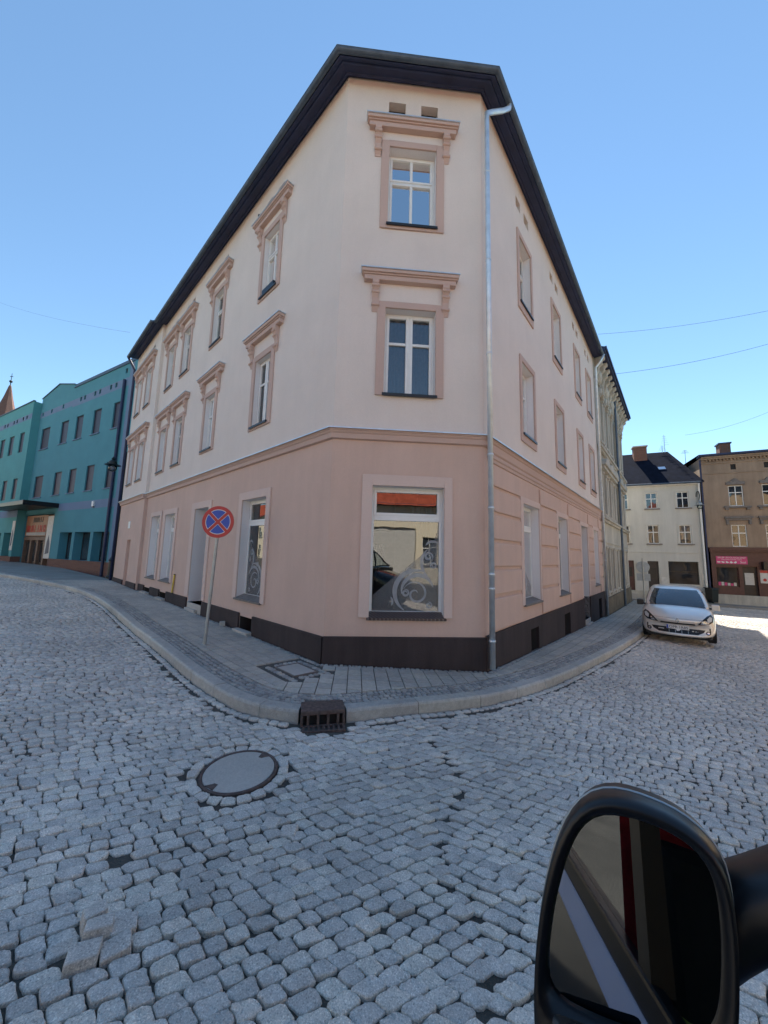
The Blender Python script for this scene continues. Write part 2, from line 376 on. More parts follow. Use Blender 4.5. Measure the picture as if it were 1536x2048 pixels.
OPS = {'C': [], 'L': [], 'R': []}; OPG = {'C': [], 'L': [], 'R': []}
# corner face
OPS['C'] += [(.90, 1.89, 6.62, 8.44), (.91, 1.91, 3.02, 4.80)]
window('C', OPS['C'][0], 'U', (.742, 2.056, 6.54, 8.57), M['band'], 'black', (.43, 2.34, 8.80, 9.02), [(.60, .73), (2.03, 2.16)])
window('C', OPS['C'][1], 'M', (.75, 2.065, 3.0, 4.93), M['band'], 'black', (.43, 2.34, 5.32, 5.53), [(.64, .77), (2.03, 2.16)])
OPG['C'] += [(.76, 2.10, -1.09, 1.26)]
W_SHOP = window('C', OPG['C'][0], 'G', (.57, 2.254, -1.10, 1.457), M['surG'], 'tile', netc=False)
# left face
Lcols = [(2.37, 3.46), (5.71, 6.78), (8.63, 9.72), (10.54, 11.64), (13.35, 14.50), (15.12, 16.24)]
for k, (a, b) in enumerate(Lcols):
    o = LOFF if a > LSTEP else 0
    for st, z0, z1, hz in (('U', 6.54, 8.57, (8.80, 9.02)), ('M', 3.0, 4.98, (5.36, 5.58))):
        op = (a+.15, b-.15, z0+.07, z1-.14); OPS['L'].append(op)
        if k in (4, 5):                                   # the pair under one shared hood
            hood = (12.95, 16.62, *hz) if k == 4 else None
            br = [(13.2, 13.33), (14.52, 14.65), (14.97, 15.1), (16.26, 16.39)] if k == 4 else ()
        else:
            hood = (a-.36, b+.36, *hz); br = [(a-.14, a-.01), (b+.01, b+.14)]
        if k == 2: hood = (a-.36, b+.33, *hz)
        if k == 3: hood = (a-.33, b+.36, *hz)
        window('L', op, 'U' if st == 'U' else 'M', (a, b, z0, z1), M['band'], 'black', hood, br, o=o)
for (sa, sb, a, b, zt) in ((2.1, 3.64, 2.27, 3.46, 1.245), (8.34, 9.86, 8.50, 9.64, 1.245), (10.1, 11.56, 10.28, 11.42, 1.27)):
    op = (a, b, -1.10, zt); OPG['L'].append(op)
    w_ = window('L', op, 'G', (sa, sb, -1.13, 1.43), M['surG'], 'grey', netc=(a > 5))
    if a < 5: W_GL = w_
# right face
Rcols = [(2.11, 3.28), (5.27, 6.45), (8.44, 9.58), (10.77, 11.99)]
for a, b in Rcols:
    for st, z0, z1 in (('U', 6.29, 8.51), ('M', 2.80, 5.016)):
        op = (a+.12, b-.12, z0+.20, z1-.14); OPS['R'].append(op)
        window('R', op, st, (a, b, z0, z1), M['band'], 'black')
for (sa, sb, a, b) in ((1.925, 3.405, 2.10, 3.33), (5.02, 6.45, 5.18, 6.33), (10.70, 12.1, 10.86, 11.95)):
    op = (a, b, -1.03, 1.28); OPG['R'].append(op)
    w_ = window('R', op, 'G', (sa, sb, -1.05, 1.425), M['surG'], 'grey', netc=(a > 3))
    if a < 3: W_GR = w_
# doors
def house_door(f, sur, op, nm, zstep):
    F = FACE[f]; a, b, c, d = op; dp = .55
    mb = MB(); F.box(mb, a, b, -dp-.05, -dp, c, d)
    for k in range(2):
        u0 = a+.06+(b-a-.08)*.5*k; u1 = u0+(b-a-.16)*.5
        for z0, z1 in ((c+.15, c+.8), (c+.95, d-.75)): F.box(mb, u0+.03, u1-.03, -dp, -dp+.025, z0, z1)
    w = mb.build('door', M['timber'], BLD, bevel=.008)
    fr = MB(); F.box(fr, a, a+.07, -dp, -dp+.05, c, d); F.box(fr, b-.07, b, -dp, -dp+.05, c, d); F.box(fr, a+.07, b-.07, -dp, -dp+.05, d-.55, d-.47); F.box(fr, a+.07, b-.07, -dp, -dp+.05, d-.07, d); fr.build('frame', M['pvc'], w)
    p = MB(); p.quad(F.p(a+.07, -dp+.03, d-.47), F.p(b-.07, -dp+.03, d-.47), F.p(b-.07, -dp+.03, d-.07), F.p(a+.07, -dp+.03, d-.07)); p.build('pane', M['dpane'], w)
    hd = MB(); hd.tube([F.p(a+.5*(b-a)+.06, -dp+.02, c+1.0), F.p(a+.5*(b-a)+.06, -dp+.07, c+1.0), F.p(a+.5*(b-a)+.18, -dp+.07, c+1.0)], .011, 8); hd.build('handle', M['iron'], w)
    rv = MB(); F.reveal(rv, op, dp, 0); rv.build('reveal', M['reveal'], w)
    s = MB(); sa, sb, sz, sd = sur; e = .035
    F.box(s, sa, a, -.002, e, sz, sd); F.box(s, b, sb, -.002, e, sz, sd); F.box(s, a, b, -.002, e, d, sd); s.build('surround', M['surG'], w, bevel=.006, seg=1)
    st = MB(); F.box(st, a+.002, b-.002, -dp, .02, zstep-.5, c); F.box(st, a+.25, b-.03, .021, .10, zstep-.5, c-.15); st.build('step', M['conc'], w, bevel=.01)
    return w
OPG['L'].append((5.57, 6.66, -1.55, 1.245)); house_door('L', (5.39, 6.95, -1.40, 1.44), OPG['L'][-1], 'door', -1.7)
OPG['R'].append((8.40, 9.55, -2.17, 1.27)); house_door('R', (8.25, 9.73, -1.36, 1.41), OPG['R'][-1], 'door', -2.3)
NICHE = (14.0, 14.72, -1.8, .375); OPG['L'].append(NICHE)
CELL = {'L': [(2.56, 3.19, -2.6, -1.50), (8.73, 9.51, -2.6, -1.50), (10.71, 11.53, -2.6, -1.50)], 'R': [(2.39, 2.99, -2.9, -1.62), (5.48, 6.2, -2.9, -1.62), (11.25, 11.95, -2.9, -1.62)], 'C': []}
# walls
VENT = {'C': [(.87, 1.23, 9.20, 9.55), (1.56, 1.92, 9.20, 9.55)], 'R': [], 'L': []}
for a, b in Rcols: VENT['R'] += [(a+.0, a+.34, 9.16, 9.45), (a+.62, a+1.0, 9.16, 9.45)]
for a, b in Lcols: VENT['L'] += [(a+.08, a+.40, 9.18, 9.50), (a+.66, a+.98, 9.18, 9.50)]
uw = MB(); gw = MB(); rvv = MB(); vent = MB()
for f, F, u1 in (('C', FC, LC), ('R', FR, REND)):
    F.wall(uw, 0, u1, 2.18, 10.06, OPS[f]+VENT[f]); F.wall(gw, 0, u1, -2.9, 2.2, OPG[f]+CELL[f])
FL.wall(uw, 0, LSTEP, 2.18, 10.06, [q for q in OPS['L']+VENT['L'] if q[0] < LSTEP]); FL.wall(gw, 0, LSTEP, -2.2, 2.2, [q for q in OPG['L']+CELL['L'] if q[0] < LSTEP])
FL.wall(uw, LSTEP, LEND, 2.18, 10.06, [q for q in OPS['L']+VENT['L'] if q[0] > LSTEP], LOFF); FL.wall(gw, LSTEP, LEND, -2.2, 2.2, [q for q in OPG['L'] if q[0] > LSTEP], LOFF)
for mb, z0, z1 in ((uw, 2.18, 10.06), (gw, -2.2, 2.2)):
    mb.quad(FL.p(LSTEP, 0, z0), FL.p(LSTEP, LOFF, z0), FL.p(LSTEP, LOFF, z1), FL.p(LSTEP, 0, z1))
    mb.quad(FL.p(LEND, LOFF, z0), FL.p(LEND, -9, z0), FL.p(LEND, -9, z1), FL.p(LEND, LOFF, z1))
    mb.quad(FR.p(REND, 0, z0-.7), FR.p(REND, -9, z0-.7), FR.p(REND, -9, z1), FR.p(REND, 0, z1))
    mb.quad(FL.p(LEND, -9, z0), FR.p(REND, -9, z0), FR.p(REND, -9, z1), FL.p(LEND, -9, z1))
for f in 'CLR':
    for q in VENT[f]:
        o = LOFF if (f == 'L' and q[0] > LSTEP) else 0
        FACE[f].reveal(uw, q, .16, o); FACE[f].box(vent, q[0], q[1], o-.18, o-.155, q[2], q[3])
FL.reveal(gw, NICHE, .12, LOFF); FL.box(gw, NICHE[0], NICHE[1], -.05, 0.005, NICHE[2], NICHE[3])
uw.build('upper_wall', M['upper'], BLD); gw.build('ground_floor_wall', M['ground_pink'], BLD); vent.build('attic_vent_backing', M['interior'], BLD)
# rooms behind the panes
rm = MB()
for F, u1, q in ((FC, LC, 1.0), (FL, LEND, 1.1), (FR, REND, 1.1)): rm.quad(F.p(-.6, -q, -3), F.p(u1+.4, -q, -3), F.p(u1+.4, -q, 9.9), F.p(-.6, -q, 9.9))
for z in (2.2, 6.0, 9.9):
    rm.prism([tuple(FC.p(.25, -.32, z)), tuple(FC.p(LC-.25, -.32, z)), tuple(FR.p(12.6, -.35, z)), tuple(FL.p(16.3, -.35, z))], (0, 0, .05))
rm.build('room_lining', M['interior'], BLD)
# string course: render moulding + metal cap
cm = MB(); sweep(cm, outline(), [(0, 2.10), (.06, 2.115), (.065, 2.205), (.08, 2.215), (.095, 2.235), (.10, 2.25), (.118, 2.255), (.118, 2.289), (0, 2.289)]); cm.build('string_course', M['band'], BLD)
cm2 = MB(); PR = [(B+dR*.16, FR.n), (B+dR*REND, FR.n)]; sweep(cm2, PR, [(0, 1.86), (.025, 1.87), (.025, 1.93), (.05, 1.95), (.05, 2.0), (.028, 2.03), (.06, 2.06), (.07, 2.12)]); cm2.build('string_course_lower_moulding', M['band'], BLD)
cc = MB(); sweep(cc, outline(), [(.0, 2.315), (.15, 2.298), (.15, 2.276), (.143, 2.276)]); cc.build('cornice_flashing', M['zinc'], BLD)
# plinth blocks with the cellar openings left free
def part(F, nm, mat, *a, bev=.012, **k): q = MB(); F.box(q, *a); return q.build(nm, M[mat], BLD, bevel=bev, **k)
for F, ivs, zt, zb, o in ((FL, [(0.02, 2.55), (3.20, 5.5), (6.72, 8.72), (9.52, 10.70), (11.54, LSTEP)], -1.435, -2.3, 0), (FL, [(LSTEP, 14.0), (14.72, LEND)], -1.435, -2.3, LOFF), (FC, [(-.018, LC+.018)], -1.425, -2.5, 0),
                          (FR, [(-.02, 8.40), (9.55, REND)], -1.40, -3.0, 0)):
    for a, b in ivs:
        if F is FR:
            q = MB(); F.wall(q, a, b, zb, zt, CELL['R'], .045); q.quad(F.p(a, .045, zt), F.p(b, .045, zt), F.p(b, -.01, zt), F.p(a, -.01, zt))
            for c in CELL['R']:
                if a < c[0] < b: F.reveal(q, c, .07, .045)
            q.quad(F.p(b, .045, zb), F.p(b, -.5, zb), F.p(b, -.5, zt), F.p(b, .045, zt)) if a < 0 else q.quad(F.p(a, .045, zb), F.p(a, -.55, zb), F.p(a, -.55, zt), F.p(a, .045, zt))
            q.build('plinth', M['plinth'], BLD)
        else: part(F, 'plinth', 'plinth', a, b, o-.02, o+.045, zb, zt)
for F, f in ((FL, 'L'), (FR, 'R')):
    for c in CELL[f]:
        q = MB(); F.reveal(q, c, .35, 0); F.box(q, c[0], c[1], -.37, -.35, c[2], c[3]); q.build('cellar_opening', M['interior'], BLD)
for a, b in ((2.5, 3.22), (8.7, 9.54), (10.68, 11.56)):
    q = FL.p((a+b)/2, .1, 0); part(FL, 'cellar_sill', 'conc', a, b, .01, .16, g(q.x, q.y)-.1, g(q.x, q.y)+.05, bev=.01)
# rusticated bands on the right face
for a, b in ((.26, 1.90), (3.43, 5.0), (6.47, 8.23), (9.75, 10.68), (12.12, REND-.1)):
    zs = [1.37, .86, .32, -.21, -.74]
    for z0, z1 in [(y+.036, x-.036) for x, y in zip(zs, zs[1:])]+[(1.405, 1.82), (-1.37, -.775)]: part(FR, 'rusticated_panel', 'ground_pink', a, b, -.01, .040, z0, z1, bev=.036)
# eaves, gutter, roof
path = outline()
ev = MB(); sweep(ev, path, [(-.05, 10.06), (.05, 10.045), (.05, 9.995), (.085, 9.995), (.10, 10.02), (.24, 10.0), (.24, 9.965), (.27, 9.965), (.285, 9.985), (.36, 9.975), (.36, 9.925), (.385, 9.925), (.385, 10.0), (.33, 10.1)]); ev.build('eaves', M['soffit'], BLD)
gt = MB()
prof = [(.446+.058*math.cos(t), 9.962+.058*math.sin(t)) for t in np.linspace(math.pi, 2*math.pi, 9)]; prof += [(.512, 9.968), (.508, 9.976), (.495, 9.962)]
sweep(gt, path, prof)
for i in range(len(path)-1):
    (p, n), (q, n2) = path[i], path[i+1]; L = (q-p).length; k = int(L/.75)
    if L < .5: continue
    t = (q-p)/L; nn = Vector((t.y, -t.x)); nn = nn if nn.dot(n) > 0 else -nn
    for j in range(k):
        c = p + t*(j+.5)*L/k
        for x, y in zip(np.linspace(math.pi, 2*math.pi, 7), np.linspace(math.pi, 2*math.pi, 7)[1:]):
            for e in (0,):
                a0 = c+nn*(.446+.063*math.cos(x)); a1 = c+nn*(.446+.063*math.cos(y)); z0 = 9.962+.063*math.sin(x); z1 = 9.962+.063*math.sin(y)
                gt.quad((a0.x-t.x*.015, a0.y-t.y*.015, z0), (a0.x+t.x*.015, a0.y+t.y*.015, z0), (a1.x+t.x*.015, a1.y+t.y*.015, z1), (a1.x-t.x*.015, a1.y-t.y*.015, z1))
gt.build('gutter', M['zincd'], BLD, smooth=False)
rf = MB(); sweep(rf, path, [(.43, 9.99), (-2.0, 11.0), (-4.2, 11.7)]); rf.build('roof', M['roofdark'], BLD)
# downpipes
def downpipe(pts, r, mat, joints=()):
    mb = MB(); mb.tube(pts, r, 12)
    for z in joints:
        (x0, y0, z0), (x1, y1, z1) = pts[-2], pts[-1]; k = (z-z0)/(z1-z0); x = x0+(x1-x0)*k; y = y0+(y1-y0)*k
        mb.lathe((x, y, z-.02), [(r+.001, 0), (r+.009, .006), (r+.009, .034), (r+.001, .04)], 12)
    return mb.build('downpipe', mat, BLD, smooth=True)
c0 = B + miter(FC.n, FR.n)*.16; gu = B + dR*.5 + FR.n*.44
downpipe([(gu.x, gu.y, 9.92), (gu.x, gu.y, 9.84), (gu.x*.7+c0.x*.3, gu.y*.7+c0.y*.3, 9.66), (gu.x*.25+c0.x*.75, gu.y*.25+c0.y*.75, 9.45), (c0.x, c0.y, 9.32), (c0.x, c0.y, 9.15), (c0.x, c0.y, -1.92)], .050, M['zinc'], [7.9, 5.9, 3.9, 1.9, .9, -.3, -.55, -1.45])
q = FR.p(REND-.1, .12, 0); downpipe([tuple(FR.p(REND-.15, .5, 9.95)), tuple(FR.p(REND-.1, .3, 9.6)), (q.x, q.y, 9.4), (q.x, q.y, -2.45)], .055, M['zinc'], [6, 3.2, 0])
q = FL.p(LEND+.12, .2, 0); downpipe([tuple(FL.p(LEND, .55, 9.95)), tuple(FL.p(LEND+.1, .3, 9.6)), (q.x, q.y, 9.4), (q.x, q.y, -1.7)], .06, M['soffit'], [6, 3.2, 0])
# house number plate
npl = MB(); FL.box(npl, 14.4, 14.78, LOFF-.002, LOFF+.02, .90, 1.22); nb = npl.build('house_number_plate', M['signwhite'], BLD, bevel=.006, seg=1)

# shop window dressing: frosted scroll film, dark drapes
def ribbon(mb, F, pts, w, o):
    P = [Vector(p) for p in pts]; n = len(P); vs = []
    for i in range(n):
        t = (P[min(i+1, n-1)]-P[max(i-1, 0)]).normalized(); nn = Vector((-t.y, t.x)); ww = w*(math.sin(math.pi*min(.98, max(.02, i/(n-1))))**.6)
        for s in (-1, 1): q = P[i]+nn*ww*s*.5; vs.append(F.p(q.x, o, q.y))
    mb.add(vs, [(2*i, 2*i+1, 2*i+3, 2*i+2) for i in range(n-1)])
def spiral(c, r0, r1, a0, turns, n=40):
    return [(c[0]+(r0+(r1-r0)*i/n)*math.cos(a0+2*math.pi*turns*i/n), c[1]+(r0+(r1-r0)*i/n)*math.sin(a0+2*math.pi*turns*i/n)) for i in range(n+1)]
def scroll_decal(f, op, w, zt, flip=False):
    F = FACE[f]; a, b, c, d = op; o = -DEP[f]+.011; W_ = b-a; H = zt-c
    def T(x, y): return (b-.06-(1-x)*(W_-.12) if not flip else a+.06+(1-x)*(W_-.12), c+.07+y*(H-.1))
    edge = [(0, 0), (1, 0), (1, .97), (.98, .88), (.93, .78), (.85, .69), (.75, .62), (.62, .54), (.48, .45), (.33, .37), (.18, .28), (.06, .20), (0, .16)]
    fm = MB(); E = [T(*e) for e in edge]; fm.add([F.p(u, o, z) for u, z in E], [tuple(range(len(E)))]); fm.build('frosted_film', M['film'], w)
    sw = MB(); o2 = o+.003
    for c_, r0, r1, a0, tn, wd in (((.66, .19), .03, .20, .6, 1.35, .022), ((.66, .20), .30, .345, -1.2, -.62, .045), ((.70, .22), .23, .26, .3, .48, .04), ((.50, .20), .02, .055, 0, 1.3, .022),
                                  ((.85, .60), .02, .07, 1.5, -1.4, .022), ((.93, .50), .015, .055, 2, 1.4, .018), ((.56, .44), .02, .05, 3, -1.2, .02), ((.86, .07), .015, .05, 0, 1.3, .018), ((.95, .68), .09, .16, .5, .36, .026), ((1.02, .55), .26, .30, 2.4, .28, .03), ((.20, .09), .10, .12, -.4, .2, .02)):
        pts = [T(*(c_[0]+(x-c_[0]), c_[1]+(y-c_[1])*.72)) for x, y in spiral(c_, r0, r1, a0, tn)]
        pts = [q for q in pts if a+.06 < q[0] < b-.06 and q[1] > c+.08]
        if len(pts) > 3: ribbon(sw, F, pts, wd*W_*1.45, o2)
    sw.build('scroll_pattern', M['swirl'], w)
def drape(f, w, pts_top, z0, z1, u0, u1, dep):
    F = FACE[f]; mb = MB(); K = 30
    for k in range(K+1):
        x = k/K; u = u0+(u1-u0)*x; oo = -dep+.03*math.sin(k*1.3); zz = z0+(z1-z0)*pts_top(x)
        mb.v += [tuple(F.p(u, oo, zz)), tuple(F.p(u, oo, z1))]
    mb.f = [(2*k, 2*k+2, 2*k+3, 2*k+1) for k in range(K)]; mb.build('drape', M['drape'], w, smooth=True)
ztr = -1.09+2.35*.755
scroll_decal('C', OPG['C'][0], W_SHOP, ztr)
drape('C', W_SHOP, lambda x: .1+.55*(1-x)**2+.25*max(0, x-.75)*4, .15, .95, 1.55, 2.08, .42)
drape('C', W_SHOP, lambda x: .0+.9*x**1.5, -.75, .2, .79, 1.06, .42)
scroll_decal('L', OPG['L'][0], W_GL, -1.10+2.345*.755)
scroll_decal('R', OPG['R'][0], W_GR, -1.03+2.31*.755, True)

# ------------------------------------------------------------------ ground: bed sheet, cobbles, pavement, kerb
def gridsheet(name, xs, ys, zoff, mat):
    X, Y = np.meshgrid(xs, ys); Z = g(X, Y)+zoff; n, m = X.shape
    V = np.stack([X.ravel(), Y.ravel(), Z.ravel()], 1); I = np.arange(n*m).reshape(n, m)
    q = np.stack([I[:-1, :-1], I[:-1, 1:], I[1:, 1:], I[1:, :-1]], -1).reshape(-1, 4)
    return mesh_np(name, V, q.ravel(), np.full(len(q), 4), mat, np.ones(len(q), bool))
ax = np.concatenate([np.linspace(-400, -60, 12), np.linspace(-50, 50, 81), np.linspace(60, 400, 12)])
tag(gridsheet('ground', ax, ax, ROAD-.018, M['dirt']), kind='structure')

KP = [Vector(p) for p in ((-33, 24.5), (-19.6, 18.0), (-11.4, 13.55), (-4.48, 7.12), (-1.95, 4.72), (-.92, 4.36), (.27, 4.75), (1.79, 5.46), (3.77, 7.11), (8.45, 11.86), (12.2, 16.4), (18.3, 23.6), (20.2, 24.9))]
KP[9] = B+dR*8.3+FR.n*1.62; KP[10] = B+dR*14+FR.n*1.72; KP[11] = B+dR*22.5+FR.n*1.75; KP[12] = B+dR*24.6+FR.n*1.2
WP = [Vector((-32, 29.5)), Vector((-21.5, 23.7)), A+dL*LEND, A+dL*5.3, A+dL*1.5, A, A+(B-A)*.45, B, B+dR*2.0, B+dR*8.3, B+dR*14, B+dR*22.5, B+dR*23.7]
def catmull(P, i, t):
    p0, p1, p2, p3 = P[max(i-1, 0)], P[i], P[i+1], P[min(i+2, len(P)-1)]
    d = (p2-p1).length
    m1 = (p2-p0)/max(1e-6, (p2-p0).length)*d; m2 = (p3-p1)/max(1e-6, (p3-p1).length)*d
    return p1*(2*t**3-3*t*t+1)+m1*(t**3-2*t*t+t)+p2*(-2*t**3+3*t*t)+m2*(t**3-t*t)
KC = []; WC = []
for i in range(len(KP)-1):
    S = 14
    for k in range(S): t = k/S; KC.append(catmull(KP, i, t)); WC.append(WP[i]*(1-t)+WP[i+1]*t)
KC.append(KP[-1]); WC.append(WP[-1])
def lerp_curve(C):
    a = np.array([(p.x, p.y) for p in C]); s = np.concatenate([[0], np.cumsum(np.linalg.norm(np.diff(a, axis=0), axis=1))]); return a, s
KA, KS = lerp_curve(KC)
def at(s): return np.array([np.interp(s, KS, KA[:, 0]), np.interp(s, KS, KA[:, 1])])
def tan(s): d = at(s+.05)-at(s-.05); return d/np.linalg.norm(d)
# pavement bed
pv = []; F_ = []; NA = 6
for i, (k, w) in enumerate(zip(KC, WC)):
    t = tan(KS[i]); inn = Vector((-t[1], t[0])); k2 = k+inn*.2
    for j in range(NA): q = k2+(w-inn*0-k2)*j/(NA-1); pv.append((q.x, q.y, g(q.x, q.y)-.018))
for i in range(len(KC)-1):
    for j in range(NA-1): F_.append((i*NA+j, (i+1)*NA+j, (i+1)*NA+j+1, i*NA+j+1))
pvb = MB(); pvb.v = pv; pvb.f = F_; tag(pvb.build('pavement_bed', M['pavebase'], smooth=True), kind='structure')
# a plain paved apron in front of the teal building and of the far houses
ap = MB(); pts = [(-32.5, 25.2), (-19.6, 18.8), (-12.2, 14.7), (-11.6, 15.9), (-13.25, 17.9), (-12.6, 19.0), (-32, 29.8)]
NN = 24
lo = [(-33, 24.9), (-19.6, 18.45), (-11.6, 14.1)]; hi = [(-33, 30.4), (-21.5, 24.0), (-13.1, 17.7)]
av = []
for i in range(NN+1):
    t = i/NN*2; k = min(1, int(t)); f = t-k
    l = Vector(lo[k])*(1-f)+Vector(lo[k+1])*f; h = Vector(hi[k])*(1-f)+Vector(hi[k+1])*f
    for j in range(6): q = l+(h-l)*j/5; av.append((q.x, q.y, g(q.x, q.y)-.006))
ap.v = av; ap.f = [(i*6+j, (i+1)*6+j, (i+1)*6+j+1, i*6+j+1) for i in range(NN) for j in range(5)]; tag(ap.build('side_pavement', M['asphalt'], smooth=True), kind='structure')

# kerb stones, one mesh
DRAIN_S = KS[np.argmin(np.hypot(KA[:, 0]+.67, KA[:, 1]-4.40))]
kb = MB(); s = 2.0; prof = [(0, -.26), (.004, -.03), (.016, -.006), (.03, .004), (.175, .004), (.185, -.004), (.185, -.2)]
random.seed(3)
while s < KS[-1]-1:
    near = abs(at(s)[0]) < 6 and at(s)[1] < 9
    L = random.uniform(.75, 1.05) if near else random.uniform(1.0, 1.6); s2 = min(s+L, KS[-1]-.3)
    if s < DRAIN_S-.28 < s2: s2 = DRAIN_S-.28
    if DRAIN_S-.285 < s < DRAIN_S+.27: s = DRAIN_S+.28; continue
    K = max(3, int((s2-s)/.12)); dz = random.uniform(-.005, .006); ring = len(prof); vs = []
    for k in range(K+1):
        e = s+.004+(s2-s-.008)*k/K; c = at(e); t = tan(e); n = np.array([-t[1], t[0]]); jit = random.uniform(-.003, .003)
        for o, z in prof: q = c+n*(o+jit); vs.append((q[0], q[1], g(q[0], q[1])+z+dz))
    kb.add(vs, [(k*ring+j, (k+1)*ring+j, (k+1)*ring+j+1, k*ring+j+1) for k in range(K) for j in range(ring-1)]+[tuple(range(ring))[::-1], tuple(range(K*ring, (K+1)*ring))])
    s = s2
tag(kb.build('kerb', M['kerb']), kind='structure')

def stones(name, C, ANG, LEN, WID, zfun, mat, K, rings, hsig=.004, tilt=.025, drop=.06, pexp=6, seed=1, dome=.004, jag=.035, SH=None):
    """rounded granite setts as one mesh; rings = [(radius, dz), ...]"""
    r = np.random.default_rng(seed); n = len(C); a = np.arange(K)*2*np.pi/K+np.pi/K*(K <= 8)
    base = (np.abs(np.cos(a))**pexp+np.abs(np.sin(a))**pexp)**(-1/pexp)
    if K <= 4: base = np.full(K, 1.36)
    P = np.stack([np.cos(a)*base, np.sin(a)*base], 1)                       # K,2
    per = 1+jag*r.normal(size=(n, K)); per = .5*per+.25*np.roll(per, 1, 1)+.25*np.roll(per, -1, 1) if K > 8 else per
    X = P[None, :, 0]*per; Y = P[None, :, 1]*per
    k1, k2, k3, k4 = (r.normal(size=(4, n, 1))*.085)
    X2 = X*(1+k1*Y)+k3*.5*Y; Y2 = Y*(1+k2*X)+k4*X*.3
    R_ = len(rings); hz = r.normal(size=(n, 1))*hsig; tx, ty = r.normal(size=(2, n, 1))*tilt
    vx = [np.zeros((n, 1))]; vy = [np.zeros((n, 1))]; vz = [r.normal(size=(n, 1))*.0015+hz+dome]
    for rad, dz in rings:
        lx = X2*rad*LEN[:, None]/2; ly = Y2*rad*WID[:, None]/2
        vx.append(lx); vy.append(ly); vz.append(hz+tx*lx+ty*ly+dz+dome*(1-min(1, rad)**2)+(r.normal(size=(n, K))*.0022 if rad < .97 else 0))
    lx = X2*1.0*LEN[:, None]/2; ly = Y2*1.0*WID[:, None]/2
    vx.append(lx); vy.append(ly); vz.append(np.full((n, K), -drop))
    lx, ly, lz = (np.concatenate(q, 1) for q in (vx, vy, vz))
    if SH is not None: lx = lx-ly*np.tan(SH)[:, None]
    c, s_ = np.cos(ANG)[:, None], np.sin(ANG)[:, None]
    gx = C[:, :1]+lx*c-ly*s_; gy = C[:, 1:]+lx*s_+ly*c
    V = np.stack([gx, gy, zfun(gx, gy)+lz], -1); nv = V.shape[1]
    fl = []; sz = []
    for k in range(K): fl += [0, 1+k, 1+(k+1) % K]; sz.append(3)
    for q in range(R_):
        for k in range(K): fl += [1+q*K+k, 1+(q+1)*K+k, 1+(q+1)*K+(k+1) % K, 1+q*K+(k+1) % K]; sz.append(4)
    fl = np.array(fl); L = (np.arange(n)[:, None]*nv+fl[None]).ravel()
    sm = np.tile(np.array([True]*(K*R_)+[False]*K) if R_ > 1 else np.zeros(len(sz), bool), n)
    return mesh_np(name, V.reshape(-1, 3), L, np.tile(sz, n), mat, sm)

MH = np.array([-1.22, 3.37]); MHR = .325
C0 = np.array([1.4, -1.2])
def side(Q):          # signed distance inside the kerb (positive = pavement side); only valid near
    d = np.full(len(Q), 1e9); sg = np.zeros(len(Q))
    for i in range(0, len(KA)-1):
        a, b = KA[i], KA[i+1]; ab = b-a; t = np.clip(((Q-a)@ab)/(ab@ab), 0, 1); p = a+t[:, None]*ab; dd = np.hypot(*(Q-p).T)
        cr = ab[0]*(Q[:, 1]-a[1])-ab[1]*(Q[:, 0]-a[0]); m = dd < d; d[m] = dd[m]; sg[m] = np.sign(cr[m])
    return d*sg
def in_view(Q, m=.25):
    y = np.maximum(Q[:, 1], .01); return ((np.abs(Q[:, 0])/y < 1.12+m) & (Q[:, 1] > .6)) | (np.hypot(*Q.T) < 3.5)
XS = np.linspace(-40, 40, 8001)
def courses(slope, shear, dlo, dhi, llo, lhi, keep, seed):
    """courses of setts laid in parallel curved rows; returns x, y, angle, length, width, shear"""
    rg = np.random.default_rng(seed); SL = slope(XS); dxs = XS[1]-XS[0]
    HH = np.concatenate([[0], np.cumsum((SL[1:]+SL[:-1])/2*dxs)]); HH -= np.interp(0, XS, HH); AR = np.concatenate([[0], np.cumsum(np.sqrt(1+SL[1:]**2)*dxs)])
    rows = []; c_ = -12.
    while c_ < 75:
        d_ = rg.uniform(dlo, dhi); l = rg.uniform(llo, lhi, 1000); s0 = np.cumsum(l)-l/2+rg.uniform(0, .2); ok = s0 < AR[-1]; s0, l = s0[ok], l[ok]
        x = np.interp(s0, AR, XS); y = c_+d_/2+np.interp(x, XS, HH)+.010*np.sin(x*3.1+c_*9)+.006*np.sin(x*7.7+c_*5)
        ok = (y > -3) & (y < 30) & (np.abs(x) < 1.4*np.maximum(y, 2.6)) & keep(x, y); x, y, l = x[ok], y[ok], l[ok]; th = np.arctan(slope(x))
        if len(x): rows.append(np.stack([x, y, th+rg.normal(size=len(x))*.03, l, d_*np.cos(th), shear(x)], 1))
        c_ += d_
    return np.concatenate(rows)
seam = lambda x, y: .45+.13*(y-2)+.12*np.sin(y*4.1)
SA = courses(lambda x: .577+.12*(1-np.tanh((x+6)/2)), lambda x: np.radians(18+17*np.clip((x+1)/1.5, 0, 1)), .088, .104, .094, .142, lambda x, y: x < seam(x, y), 11)
SB = courses(lambda x: -.466+.09*np.tanh((x-1.2)/.8)-.20*(1+np.tanh((x-6)/2)), lambda x: -np.radians(35-18*np.clip((x-.5)/2, 0, 1)), .086, .102, .094, .142, lambda x, y: x >= seam(x, y), 12)
na = np.abs(SA[:, 0]-seam(SA[:, 0], SA[:, 1])) < .2; nb = np.abs(SB[:, 0]-seam(SB[:, 0], SB[:, 1])) < .12
nbi = np.where(nb)[0]; da = SA[na]; cl = np.array([np.min(np.hypot(da[:, 0]-SB[q, 0], da[:, 1]-SB[q, 1])) < .058 for q in nbi]); SB = np.delete(SB, nbi[cl], 0)
ST = np.concatenate([SA, SB]); rg = np.random.default_rng(21)
ST = ST[in_view(ST[:, :2])]; ST = ST[ST[:, 1] < 30]
sd = side(ST[:, :2]); ST = ST[sd < -.152]
